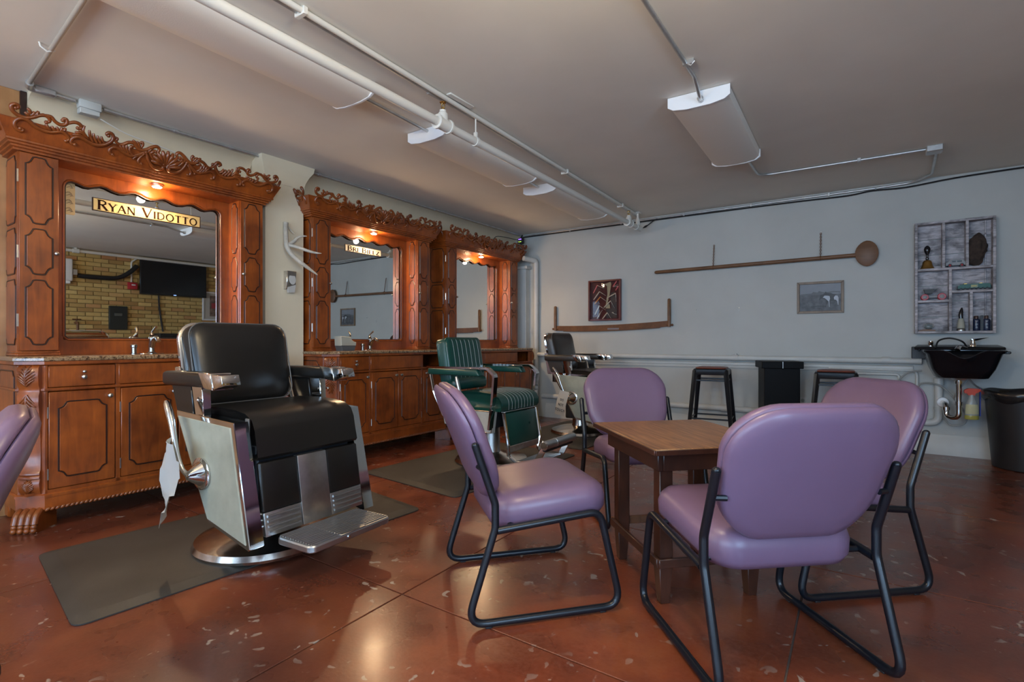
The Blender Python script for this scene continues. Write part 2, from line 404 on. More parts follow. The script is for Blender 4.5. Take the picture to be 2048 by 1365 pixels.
window(2, -1.5, 0.0, WF, WF, 'white shop-front window, middle of the front wall')
window(3, 0.35, 1.85, WF, WF, 'white shop-front window, nearest the brick wall')
window(4, WR, WR, -2.0, 0.15, 'white side window in the brick wall')
# crown cove on the left wall, interrupted by a boxed column with its own cove
cov = [(0, 2.30), (0.012, 2.30), (0.015, 2.33), (0.03, 2.37), (0.06, 2.41), (0.10, 2.435), (0.135, 2.445), (0.135, CH), (0, CH)]
struct('trim_1', MB().prism([(WL+a, b) for a, b in cov], XZ, 0.886, 2.22), CREAMW, 'coved cornice above the nearest hutch', ang=30)
struct('trim_2', MB().prism([(WL+a, b) for a, b in cov], XZ, 2.64, WB), CREAMW, 'coved cornice above the two farther hutches', ang=30)
cx0, cx1, cy0, cy1 = WL, -3.95, 2.27, 2.605
col = MB().box(cx0, cx1, cy0, cy1, 0, CH)
R = []
for o_, z in ((0.0, 2.28), (0.004, 2.28), (0.012, 2.33), (0.035, 2.385), (0.06, 2.425), (0.065, CH)):
    R.append([(cx0, cy0-o_, z), (cx1+o_, cy0-o_, z), (cx1+o_, cy1+o_, z), (cx0, cy1+o_, z)])
col.rings(R, cap0=False)
struct('wall_column', col, CREAMW, 'cream boxed column with flared top between the first two hutches', ang=30)
# honey wood panelling left of the first hutch
pn = struct('trim_3', MB().box(WL, WL+0.02, WF, 0.87, 0, CH), LPANEL, 'honey-coloured wood panelling at the left edge')
for k in range(9): MB().box(WL+0.02, WL+0.032, 0.86-0.3*(k+1)+0.004, 0.86-0.3*k, 0.0, CH-0.001, 0.002).build('plank', LPANEL, pn)
MB().box(WL+0.02, WL+0.05, 0.855, 0.885, 0, CH-0.001, 0.003).build('edge_strip', GLAZE, pn)
# back wall: baseboard and wainscot mouldings
bp = [(0, 0), (0.022, 0), (0.022, 0.15), (0.016, 0.158), (0.016, 0.172), (0.008, 0.185), (0, 0.185)]
struct('baseboard_back', MB().prism([(WB-a, b) for a, b in bp], lambda a, b, d: (d, a, b), WL+0.55, WR), TRIMP, 'tall white baseboard along the end wall')
struct('trim_4', MB().prism([(WB-a, b) for a, b in [(0, 0.715), (0.012, 0.715), (0.018, 0.725), (0.018, 0.745), (0.028, 0.752), (0.028, 0.772), (0.018, 0.782), (0, 0.785)]], lambda a, b, d: (d, a, b), WL+0.55, 0.30), TRIMP, 'white wainscot rail moulding along the end wall')
# pier at the back left corner
struct('trim_5', MB().box(WL, -3.83, WB-0.10, WB, 0, 1.98, 0.006).box(WL, -3.80, WB-0.12, WB, 1.98, 2.02, 0.006), TRIMP, 'pale grey boxed upright in the far corner')

# ------------------------------------------------------------------ pipes, conduits and lights on the ceiling
def pipe(name, pts, r, m, label, cat, rad=0.05, n=12, group=None):
    return tag(MB().tube(fillet(pts, rad), r, n).build(name, m), label, cat, group)
sp = thing('sprinkler_pipe', 'thick white sprinkler pipe running below the ceiling to the end wall', 'pipe', (0, 0, 0))
px = lambda y: -2.045-0.0265*(y-0.5)
MB().tube([(px(WF+0.02), WF+0.02, 2.29), (px(5.62), 5.62, 2.29)], 0.026, 16).build('pipe_run', WHITEP, sp)
for y in (2.30, 5.36):
    MB().tube([(px(y), y-0.045, 2.29), (px(y), y+0.045, 2.29)], 0.036, 14).tube([(px(y), y-0.055, 2.29), (px(y), y-0.043, 2.29)], 0.042, 14).tube([(px(y), y+0.043, 2.29), (px(y), y+0.055, 2.29)], 0.042, 14).lathe([(0.032, 0), (0.03, 0.05), (0.02, 0.062), (0.02, 0.072)], 12, (px(y), y, 2.30)).build('tee_fitting', WHITEP, sp)
    h = MB().lathe([(0.011, 0.0), (0.011, 0.012), (0.007, 0.014), (0.007, 0.02)], 10, (px(y), y, 2.372))
    for s in (-1, 1): h.tube([(px(y)+0.008*s, y, 2.385), (px(y)+0.014*s, y, 2.40), (px(y)+0.004*s, y, 2.418)], 0.0028, 6)
    h.lathe([(0.018, 0), (0.02, 0.003), (0.012, 0.006)], 14, (px(y), y, 2.417)).build('sprinkler_head', BRASS, sp)
for y in (2.62, -0.6):
    MB().tube([(px(y), y-0.012, 2.29), (px(y), y+0.012, 2.29)], 0.031, 14).tube([(px(y), y, 2.315), (px(y), y, CH)], 0.005, 6).box(px(y)-0.012, px(y)+0.012, y-0.008, y+0.008, 2.318, 2.35, 0.002).build('hanger', WHITEP, sp)
MB().tube(fillet([(px(5.6), 5.58, 2.29), (px(5.6), 5.70, 2.29)], 0.02), 0.034, 14).ball((px(5.6), 5.70, 2.29), 0.034, 0.02, 0.034).build('end_cap', WHITEP, sp)
MB().tube([(px(5.6), 5.64, 2.30), (px(5.6), 5.64, 2.40)], [0.034, 0.016], 12).tube([(px(5.6), 5.64, 2.39), (px(5.6), 5.64, 2.46)], 0.012, 10).box(px(5.6)-0.03, px(5.6)+0.03, 5.60, 5.68, 2.448, 2.462, 0.004).build('drop_bracket', WHITEP, sp)
rw = thing('surface_raceway', 'white and grey conduit pair running along the ceiling beside the sprinkler pipe', 'conduit')
tx = lambda y: -2.035-0.036*(y-1.0)
MB().tube([(tx(WF+0.02), WF+0.02, 2.447), (tx(5.70), 5.70, 2.447)], 0.014, 10).build('white_run', WHITEP, rw)
MB().tube([(tx(WF+0.02)-0.034, WF+0.02, 2.452), (tx(5.80)-0.034, 5.80, 2.452)], 0.010, 10).build('grey_run', GALV, rw)
for y in (1.35, 3.9, 5.2): MB().box(tx(y)-0.05, tx(y)+0.02, y-0.012, y+0.012, 2.43, CH, 0.003).build('strap', WHITEP, rw)
MB().tube([(tx(2.35)-0.034, 2.20, 2.452), (tx(2.35)-0.034, 2.42, 2.452)], 0.015, 10).build('coupling', GALV, rw)
MB().box(tx(2.45)+0.02, tx(2.45)+0.055, 2.30, 2.52, 2.455, CH, 0.002).build('tab', WHITEP, rw)

def fixture(label, x, y, rz, boxed_near=True):
    t = thing('fluorescent_fixture', label, 'ceiling light', (x, y, CH), rz, 'wraparound fluorescent ceiling fixtures')
    W, L = 0.17, 0.60
    prof = [(-W, -0.02), (-W*0.97, -0.055), (-W*0.8, -0.078), (-W*0.4, -0.088), (0, -0.090), (W*0.4, -0.088), (W*0.8, -0.078), (W*0.97, -0.055), (W, -0.02), (W, -0.004), (-W, -0.004)]
    MB().prism(prof, lambda a, b, d: (a, d, b), -L+0.012, L-0.012).build('diffuser', DIFFUSER, t, ang=40)
    MB().box(-0.10, 0.10, -L+0.01, L-0.01, -0.03, 0.0, 0.004).build('housing', WHITEM, t)
    pe = [(-W-0.006, -0.002), (-W-0.006, -0.06), (-W*0.85, -0.080), (-W*0.4, -0.0915), (W*0.4, -0.0915), (W*0.85, -0.080), (W+0.006, -0.06), (W+0.006, -0.002)]
    for s in (-1, 1): MB().prism(pe, lambda a, b, d: (a, d, b), s*L, s*(L-0.014), 0.002).build('end_cap', WHITEM, t, ang=30)
    return t
fixture('long white fluorescent fixture nearest the camera, left of the sprinkler pipe', -2.458, 1.36, 0.03)
fixture('fluorescent fixture left of the sprinkler pipe, middle of the row', -2.525, 3.19, 0.03)
fixture('fluorescent fixture at the far end of the row, by the end wall', -2.565, 4.72, 0.03)
fixture('lone fluorescent fixture right of the sprinkler pipe with a bright white end', -0.855, 3.71, 0.03)
pipe('conduit', [(-2.46, 1.96, 2.44), (-2.50, 2.60, 2.44)], 0.010, GALV, 'short grey conduit joining the first two fluorescent fixtures', 'conduit')
pipe('conduit', [(-2.54, 3.79, 2.44), (-2.555, 4.13, 2.44)], 0.010, GALV, 'short grey conduit joining the last two fluorescent fixtures', 'conduit')
c = thing('conduit', 'grey conduit dropping into the near end of the lone right fixture', 'conduit')
MB().tube(fillet([(-0.77, WF+0.1, 2.45), (-0.80, 2.90, 2.45), (-0.815, 3.06, 2.41), (-0.82, 3.13, 2.405)], 0.09), 0.0105, 10).build('run', GALV, c)
MB().tube([(-0.818, 3.085, 2.407), (-0.82, 3.115, 2.405)], 0.018, 8).build('connector', GALV, c)
MB().box(-0.815, -0.755, 2.73, 2.75, 2.44, CH, 0.002).tube([(-0.80, 2.74, 2.45), (-0.77, 2.735, 2.43), (-0.75, 2.73, 2.445)], 0.004, 6).build('strap', GALV, c)
c = thing('conduit', 'conduit elbowing from the lone right fixture across the ceiling to a square box', 'conduit')
MB().tube(fillet([(-0.80, 4.30, 2.42), (-0.815, 4.97, 2.45), (0.33, 5.00, 2.45)], 0.12), 0.0105, 10).build('run', GALV, c)
MB().box(0.33, 0.43, 4.95, 5.05, 2.415, CH, 0.006).build('junction_box', GALV, c)
MB().tube(fillet([(0.40, 5.04, 2.45), (0.42, 5.75, 2.45), (0.30, 5.93, 2.44), (0.03, 5.935, 2.436)], 0.12), 0.0105, 10).build('run', GALV, c)
MB().box(-0.10, -0.075, 4.97, 5.01, 2.437, CH, 0.002).build('strap', GALV, c)
c = thing('conduit', 'grey conduit along the top of the end wall', 'conduit')
MB().tube([(-3.9, 5.935, 2.44), (0.018, 5.935, 2.436)], 0.0105, 10).build('run', GALV, c)
for x in (-3.2, -2.5, -1.75, -1.05, -0.35): MB().box(x-0.01, x+0.01, 5.92, 5.95, 2.42, 2.455, 0.002).build('strap', GALV, c)
cab = [(-3.94, 5.925, 2.425), (-3.4, 5.928, 2.424), (-2.6, 5.927, 2.42), (-1.9, 5.928, 2.418), (-1.2, 5.926, 2.414), (-0.6, 5.928, 2.408), (-0.2, 5.93, 2.40), (0.0, 5.925, 2.415), (0.25, 5.93, 2.405), (0.6, 5.93, 2.43), (1.1, 5.93, 2.44), (2.15, 5.93, 2.445)]
tag(MB().tube(catmull(cab, 4), 0.0075, 6).build('cable', BLKPLA), 'thin black cable strung along the top of the end wall', 'cable')
tag(MB().tube(catmull([(-2.05, 5.915, 2.425), (-2.10, 5.90, 2.40), (-2.15, 5.87, 2.355), (-2.18, 5.80, 2.315)], 4), [0.006]*9+[0.012, 0.012, 0.008, 0.004], 6).build('cable', BLKPLA), 'short black cable dropping from the end wall to the sprinkler pipe', 'cable')
c = thing('conduit', 'silvery conduit along the ceiling edge above the hutches', 'conduit')
MB().tube([(-3.925, 0.87, 2.445), (-3.93, 1.07, 2.445)], 0.0105, 10).tube(catmull([(-3.93, 1.21, 2.445), (-3.94, 1.5, 2.447), (-3.935, 2.2, 2.45), (-3.945, 3.1, 2.45), (-3.93, 5.90, 2.447)], 4), 0.0105, 10).build('run', GALV, c)
MB().box(-3.965, -3.905, 1.085, 1.195, 2.415, CH, 0.006, 2).box(-3.972, -3.915, 1.09, 1.19, 2.385, 2.417, 0.004).build('junction_box', plain('grey_box', (0.50, 0.52, 0.50), 0.45), c)
MB().tube(fillet([(-3.925, 0.97, 2.44), (-3.925, 0.86, 2.44), (-3.86, 0.85, 2.445)], 0.03), 0.019, 10).box(-3.95, -3.905, 0.88, 0.98, 2.425, CH, 0.008).build('elbow_fitting', GALV, c)
for y in (1.62, 2.0, 2.75, 3.3, 4.2): MB().tube([(-3.94, y-0.012, 2.449), (-3.94, y+0.012, 2.449)], 0.0145, 10).build('coupling', GALV, c)
c = thing('conduit', 'painted conduit crossing the ceiling from the corner above the first hutch', 'conduit')
MB().tube([(-3.87, 0.85, 2.447), (-2.74, 0.775, 2.447), (-2.56, 0.752, 2.447)], 0.011, 10).build('run', plain('painted_conduit', (0.40, 0.36, 0.31), 0.5), c)
MB().tube([(-3.34, 0.83, 2.447), (-3.34, 0.80, 2.43), (-3.34, 0.775, 2.445), (-3.34, 0.77, CH)], 0.0045, 6).build('strap', WHITEP, c)
tag(MB().tube(catmull([(-3.955, 1.2, 2.39), (-3.98, 1.35, 2.35), (-4.0, 1.55, 2.335), (-4.03, 1.72, 2.31), (-4.08, 1.80, 2.24)], 4), 0.004, 6).build('cable', WHITEP), 'thin painted cable sagging from the ceiling box behind the first hutch', 'cable')
# warm globe pendants out of view; the left one is added to light the ceiling
LITG = plain('lit_globe', (1, 0.9, 0.75), 0.4, emit=(1.0, 0.79, 0.48, 105.0))
for x, y, lab in ((-0.62, 0.95, 'above the seating, nearest the hutches'), (-2.6, -0.7, 'added unseen over the panelled side to light the ceiling')):
    lp = thing('globe_pendant', 'warm white globe pendant lamp '+lab, 'lamp', (x, y, CH), 0, 'globe pendant lamps')
    MB().lathe([(0.06, -0.001), (0.06, -0.02), (0.012, -0.03), (0.008, -0.25), (0.03, -0.26), (0.03, -0.29)], 20).build('stem', PEWTER, lp)
    MB().ball((0, 0, -0.37), 0.09, nu=20, nv=12).build('globe', LITG, lp)

# end-wall heating pipes
pr = thing('wall_pipe', 'thick white pipe running along the end wall at rail height', 'pipe')
MB().tube([(-3.75, 5.905, 0.83), (0.36, 5.905, 0.825)], 0.028, 14).build('run', TRIMP, pr)
for x in (-3.0, -1.2, 0.1): MB().tube([(x-0.03, 5.905, 0.829), (x+0.03, 5.905, 0.829)], 0.033, 14).build('coupling', TRIMP, pr)
MB().box(-1.21, -1.19, 5.92, 5.95, 0.83, 0.875, 0.003).build('clip', TRIMP, pr)
pr = thing('wall_pipe', 'white pipe low on the end wall behind the bar stools', 'pipe')
MB().tube(fillet([(-3.6, 5.90, 0.285), (0.33, 5.915, 0.28), (0.48, 5.915, 0.28), (0.48, 5.915, 0.66)], [0, 0, 0.10, 0]), 0.030, 14).build('run', TRIMP, pr)
for x in (-1.28,): MB().tube([(x-0.06, 5.90, 0.283), (x+0.06, 5.90, 0.283)], 0.036, 14).build('coupling', TRIMP, pr)
MB().tube([(0.48, 5.912, 0.40), (0.48, 5.912, 0.42)], 0.035, 14).tube([(0.48, 5.911, 0.62), (0.48, 5.911, 0.68)], 0.037, 14).build('collar', TRIMP, pr)
pipe('wall_pipe', [(-0.35, 5.92, 0.70), (0.20, 5.92, 0.70), (0.20, 5.92, 0.45)], 0.011, TRIMP, 'thin white pipe turning down beside the right bar stool', 'pipe', 0.03)
pipe('wall_pipe', [(-0.35, 5.93, 0.745), (0.33, 5.925, 0.74), (0.33, 5.925, 0.42)], 0.012, TRIMP, 'thin white pipe turning down left of the shampoo sink', 'pipe', 0.05)
pr = thing('corner_pipe', 'pale vertical pipe in the far corner beside the third hutch', 'pipe')
MB().tube(fillet([(-3.78, 5.72, 2.10), (-3.70, 5.90, 2.08), (-3.70, 5.90, 0.20)], 0.05), 0.034, 12).build('run', TRIMP, pr)
MB().tube([(-3.70, 5.90, 1.5), (-3.70, 5.90, 1.53)], 0.039, 12).build('collar', TRIMP, pr)
ou = thing('wall_outlet', 'white duplex wall outlet beside the black pedestal', 'outlet', (-0.575, WB, 0.385))
MB().box(-0.036, 0.036, -0.006, 0, -0.058, 0.058, 0.004).build('plate', TRIMP, ou)
for z in (-0.026, 0.026): MB().lathe([(0.017, 0), (0.017, 0.003), (0.015, 0.004)], 14, M=T(0, -0.006, z, rx=PI/2)).build('socket', plain('outlet_grey', (0.30, 0.33, 0.30), 0.5) if z < 0 else bpy.data.materials['outlet_grey'], ou)
for i, (x, z, d) in enumerate(((-1.62, 1.345, 'left pair of small screws in the bare patch of end wall'), (-1.17, 1.35, 'middle pair of small screws in the bare patch of end wall'), (-0.93, 1.40, 'single screw left of the horse photograph'))):
    sc = thing('wall_screw', d, 'screw', (x, WB, z))
    for k in range(1 if i == 2 else 2): MB().lathe([(0.006, 0), (0.006, 0.006), (0.003, 0.009)], 8, M=T(0, 0, 0.014-0.028*k, rx=PI/2)).build('screw_head', STEEL, sc)
# little camera in the far corner
cm = thing('security_camera', 'small black device with lit indicators in the far ceiling corner', 'camera', (-3.90, 5.84, 2.40))
MB().box(-0.035, 0.035, -0.03, 0.03, -0.075, 0.0, 0.006).build('body', BLKPLA, cm)
MB().tube([(0, 0, 0), (0, 0.03, 0.04)], 0.01, 8).build('bracket', BLKPLA, cm)
MB().box(-0.025, 0.04, -0.05, 0.01, -0.115, -0.095, 0.004).tube([(0, -0.01, -0.1), (0, -0.01, -0.07)], 0.008, 6).build('lens_arm', BLKPLA, cm)
for x in (-0.018, 0.008): MB().box(x, x+0.014, -0.0335, -0.03, -0.028, -0.014).build('display', plain('purple_led', (0.3, 0.1, 0.8), emit=(0.25, 0.12, 1.0, 2.5)) if x < 0 else bpy.data.materials['purple_led'], cm)
for x in (-0.018, 0.008): MB().box(x, x+0.012, -0.0335, -0.03, -0.058, -0.050).build('indicator', plain('green_led', (0.4, 0.9, 0.1), emit=(0.5, 1.0, 0.1, 2.0)) if x < 0 else bpy.data.materials['green_led'], cm)
tag(MB().tube(catmull([(-3.93, 5.80, 2.37), (-3.93, 5.5, 2.36), (-3.88, 5.25, 2.32), (-3.86, 5.15, 2.25)], 4), 0.0045, 6).build('cable', BLKPLA), 'black cable arching from the corner device to the third hutch', 'cable')
tag(MB().tube(catmull([(-3.90, 5.80, 2.33), (-3.86, 5.70, 2.28), (-3.80, 5.62, 2.22)], 4), 0.0045, 6).build('cable', BLKPLA), 'black cable hanging steeply from the corner device onto the hutch', 'cable')
# ------------------------------------------------------------------ mirrored hutches (local: x out from wall, y along wall)
UC = [1.503, 3.338, 5.002]
def ogee_panel(hw, z0, z1, nx, ny):
    # outline with notched, ogee corners (2D: y, z) centred on y = 0
    def corner(sx, sz, flip):
        zc = z1 if sz > 0 else z0
        p = [(sx*hw, zc-sz*ny), (sx*(hw-nx*0.25), zc-sz*ny*0.93), (sx*(hw-nx*0.52), zc-sz*ny*0.70), (sx*(hw-nx*0.72), zc-sz*ny*0.32), (sx*(hw-nx*0.84), zc-sz*ny*0.07), (sx*(hw-nx*1.12), zc)]
        return p[::-1] if flip else p
    return corner(1, 1, False)+corner(-1, 1, True)+corner(-1, -1, False)+corner(1, -1, True)
def panel_part(parent, poly, fn, depth, m=CHERRY):
    p = MB().prism(poly, fn, 0.0, depth, 0.004).build('panel', m, parent, ang=25)
    q = inset(poly, -0.002)
    MB().tube([fn(a, b, 0.0008) for a, b in q], 0.0040, 6, closed=True).build('panel_groove', GLAZE, p)
    return p
def knob_mb(r=0.014):
    return MB().lathe([(0.005, 0), (0.005, 0.010), (r*0.8, 0.013), (r, 0.019), (r*0.85, 0.025), (r*0.4, 0.028), (0.0, 0.0285)], 14)
def knob(parent, loc, rot, r=0.014): return knob_mb(r).build('knob', PEWTER, parent, loc=loc, rot=rot)
RX = (0, PI/2, 0)      # knob pointing to +x

def scroll_carving():
    mb = MB()
    def base(x): return 510+0.2213*(x-150)
    def cv(x, y):      # traced ornament -> (distance from end 0..0.74, height above moulding)
        s = (x-60)/(2231-60); k = 0.00255+0.0005*s
        return (0.755*(1-s), (base(x)-y)/6.827*k)
    def place(p, out=0.0):
        y, z = p; return (0.300+z*0.44+0.006+out, y, 2.111+z)
    strokes = [
     ([(125,140),(155,135),(150,105),(110,90),(75,110),(90,170),(150,225),(240,260),(330,250),(400,225),(470,225),(520,260),(530,300),(495,310)], 5.5),
     ([(450,220),(540,235),(590,290),(660,335),(720,335),(745,300),(730,265),(700,260),(690,280)], 5.5),
     ([(745,320),(830,300),(900,320),(940,370),(890,375)], 5.5),
     ([(200,400),(235,415),(215,435),(165,410),(130,350),(150,290),(210,270),(290,300),(360,360),(450,410),(560,435),(680,425),(750,460),(800,520),(760,545)], 5.5),
     ([(880,590),(830,570),(830,520),(880,490),(960,500),(1050,550),(1150,590),(1260,590),(1350,550),(1380,500),(1360,450),(1310,430),(1280,450),(1310,470)], 6),
     ([(1390,500),(1450,570),(1520,585),(1600,560),(1680,570),(1730,620),(1800,660),(1880,660),(1960,630),(2040,620),(2085,660),(2060,700),(2030,690)], 6),
     ([(1395,520),(1430,525),(1440,505),(1415,495)], 4), ([(1780,650),(1820,600),(1810,560),(1780,570)], 4.5),
     ([(1400,715),(1360,690),(1360,640),(1420,620),(1500,650),(1580,700),(1680,740),(1780,720),(1880,680)], 5.5),
     ([(1840,840),(1800,830),(1795,780),(1850,725)], 4.5), ([(1720,775),(1760,740),(1860,715)], 4.5),
     ([(1890,690),(1940,796),(2040,896),(2150,926),(2205,900),(2190,862)], 6),
     ([(1930,680),(1990,760),(2060,830)], 5), ([(1985,700),(2040,770),(2090,800)], 5)]
    leaves = [[(255,140),(285,170),(300,215)],[(340,178),(335,205),(310,230)],[(388,172),(370,210),(335,235)],[(230,190),(260,215),(290,235)],
     [(490,330),(520,380),(560,410)],[(560,358),(590,395),(620,420)],[(620,365),(645,400),(660,420)],[(735,375),(720,405),(680,425)],[(680,370),(690,400),(670,420)],
     [(970,340),(960,420),(1040,510)],[(1040,400),(1060,470),(1110,550)],[(1100,440),(1120,500),(1170,570)],[(1160,470),(1180,520),(1220,575)],[(1210,480),(1240,540),(1290,570)],[(830,460),(920,465),(1000,505)],[(860,430),(950,440),(1020,500)],[(905,400),(960,430),(1030,500)],
     [(1660,530),(1700,560),(1760,630)],[(1720,545),(1750,580),(1790,640)],
     [(1480,590),(1520,640),(1580,695)],[(1530,585),(1550,640),(1600,705)],[(1580,590),(1590,650),(1640,720)],[(1630,610),(1640,680),(1700,730)],[(1690,635),(1660,610),(1640,640)],
     [(1930,700),(1940,660),(1990,640)],[(1960,720),(1980,690),(2030,670)]]
    for sd in (1, -1):
        for st, w_ in strokes:
            pts = [Vector(place((cv(*p)[0]*sd, cv(*p)[1]))) for p in st]
            c = catmull(pts, 4); n = len(c); r = w_*0.00165
            mb.tube(c, [r*(0.62+0.55*math.sin(PI*(0.12+0.76*i/(n-1)))) for i in range(n)], 7, up=(1, 0, 0.0))
            for e in (c[0], c[-1]): mb.ball(e, r*1.15, nu=7, nv=5)
        for st in leaves:
            pts = [Vector(place((cv(*p)[0]*sd, cv(*p)[1]), 0.002)) for p in st]
            c = catmull(pts, 3); n = len(c)
            mb.tube(c, [0.003+0.0062*math.sin(PI*(0.15+0.7*i/(n-1))) for i in range(n)], 6, up=(1, 0, 0))
    # scallop shell in the middle
    for k in range(9):
        a = math.radians(14+152*k/8); L = 0.078+0.012*math.sin(a)
        p0 = Vector(place((0.010*math.cos(a), 0.028+0.010*math.sin(a)))); p1 = Vector(place((L*0.62*math.cos(a), 0.028+L*0.62*math.sin(a)), 0.010)); p2 = Vector(place((L*math.cos(a), 0.028+L*math.sin(a)), 0.004))
        mb.tube([p0, (p0+p1)/2, p1, (p1+p2)/2, p2], [0.004, 0.008, 0.012, 0.0145, 0.010], 8, up=(1, 0, 0)).ball(p2, 0.0105, nu=8, nv=5)
    for s in (-1, 1): mb.ball(place((0.018*s, 0.022), 0.012), 0.010, nu=9, nv=6)
    # returns along both ends: looser scrolls
    for sd in (1, -1):
        for q in range(2):
            y0 = sd*0.757
            for st, w_ in strokes[:2]+strokes[3:4]:
                pts = [Vector((0.29-cv(*p)[0]*0+0.0-(p[0]-60)/2171*0.36-q*0.10, y0+sd*cv(*p)[1]*0.44, 2.111+cv(*p)[1])) for p in st]
                c = catmull(pts, 3); n = len(c); mb.tube(c, [0.0065+0.003*math.sin(PI*i/(n-1)) for i in range(n)], 6)
    return mb

def make_hutch():
    t = thing('mirror_hutch', 'x', 'hutch', (WL, 0, 0), 0, 'carved cherry mirror hutches')
    ti, to, dp = 0.523, 0.70, 0.24
    fnF = lambda a, b, d: (dp+0.018+d, a, b)
    panels = [(1.666, 2.035), (1.381, 1.632), (0.985, 1.345)]
    for s in (-1, 1):
        y0, y1 = (ti, to) if s > 0 else (-to, -ti)
        tw = MB().box(0, dp, y0, y1, 0.945, 2.056, 0.002).box(0, dp+0.022, y0-0.006, y1+0.006, 0.921, 0.935, 0.003).box(0, dp+0.014, y0-0.003, y1+0.003, 0.935, 0.947, 0.003).build('tower', CHERRY, t)
        yc = (y0+y1)/2
        dr = MB().box(dp, dp+0.018, y0+0.003, y1-0.003, 0.950, 2.052, 0.0025).build('tower_door', CHERRY, t)
        for z0, z1 in panels:
            panel_part(dr, [(yc+a, b) for a, b in ogee_panel(0.056, z0, z1, 0.037, 0.042)], fnF, 0.0045)
        knob(dr, (dp+0.018, yc-s*0.072, 1.505), RX, 0.012)
        for z in (1.12, 1.50, 1.92): MB().tube([(dp+0.006, yc+s*0.0885, z-0.035), (dp+0.006, yc+s*0.0885, z+0.035)], 0.0045, 6).build('hinge', PEWTER, dr)
        # panels on both cheeks of the tower
        for yy, sg in ((y1, 1), (y0, -1)):
            inner = (sg != s)
            x0 = 0.115 if inner else 0.0; xc = (x0+dp)/2
            for z0, z1 in panels:
                panel_part(tw, [(xc+a, b) for a, b in ogee_panel((dp-x0)/2-0.026, z0, z1, 0.024, 0.034)], (lambda yy, sg: (lambda a, b, d: (a, yy+sg*d, b)))(yy, sg), 0.004)
    # mirror board with scalloped opening
    wav = [(0.463, 1.90), (0.463, 1.945), (0.457, 1.966), (0.444, 1.982), (0.424, 1.988), (0.40, 1.984), (0.358, 1.971), (0.335, 1.972), (0.305, 1.985), (0.275, 1.995), (0.245, 1.991), (0.21, 1.977), (0.175, 1.971), (0.145, 1.976), (0.115, 1.990), (0.085, 1.996), (0.055, 1.988), (0.025, 1.975), (0.0, 1.971)]
    top = [(-a, b) for a, b in wav]+[(a, b) for a, b in wav[::-1]][1:]      # left -> right
    opening = [(-0.463, 1.034), (-0.441, 1.012), (0.441, 1.012), (0.463, 1.034)]+top[::-1]   # ccw
    fx0, fx1 = 0.055, 0.090
    fr = MB()
    fr.box(fx0, fx1, -ti, ti, 0.921, 1.012); fr.box(fx0, fx1, -ti, -0.463, 1.012, 2.056); fr.box(fx0, fx1, 0.463, ti, 1.012, 2.056)
    n = len(top); vs = []; fs = []
    for a, b in top: vs += [(fx0, a, b), (fx1, a, b), (fx0, a, 2.056), (fx1, a, 2.056)]
    for i in range(n-1):
        p, q = 4*i, 4*i+4; fs += [(p+1, q+1, q+3, p+3), (p, p+2, q+2, q), (p, q, q+1, p+1)]
    fr.add(vs, fs)
    fo = fr.build('mirror_frame', CHERRY, t, ang=30)
    MB().tube([(fx1, a, b) for a, b in opening], 0.0065, 8, closed=True).build('bead', CARVE, fo)
    MB().tube([(fx1-0.004, a, b) for a, b in inset(opening, 0.009)], 0.0045, 6, closed=True).build('inner_bead', GLAZE, fo)
    MB().box(0.06, 0.07, -0.49, 0.49, 0.99, 2.02).build('mirror_glass', MIRROR, t)
    MB().box(0.0, 0.058, -ti, ti, 0.93, 2.056).build('back_board', INSIDE, t)
    # cornice
    prof = [(0.222, 2.052), (0.262, 2.056), (0.262, 2.068), (0.275, 2.071), (0.275, 2.082), (0.287, 2.085), (0.287, 2.096), (0.298, 2.099), (0.300, 2.109), (0.297, 2.113), (0.338, 2.200), (0.334, 2.206)]
    R = []
    for x, z in prof:
        wd = to+x-dp; R.append([(0, -wd, z), (x, -wd, z), (x, wd, z), (0, wd, z)])
    MB().rings(R).build('cornice', CHERRY, t, ang=20)
    scroll_carving().build('carving', CARVE, t, ang=60)
    return t
hutch = make_hutch(); hutch.location.y = UC[0]
hutch['label'] = 'carved cherry mirror hutch nearest the camera, with the longest name plate'
dup(hutch, 'carved cherry mirror hutch in the middle, with a short name plate', (WL, UC[1], 0))
dup(hutch, 'carved cherry mirror hutch at the far corner, without a name plate', (WL, UC[2], 0))

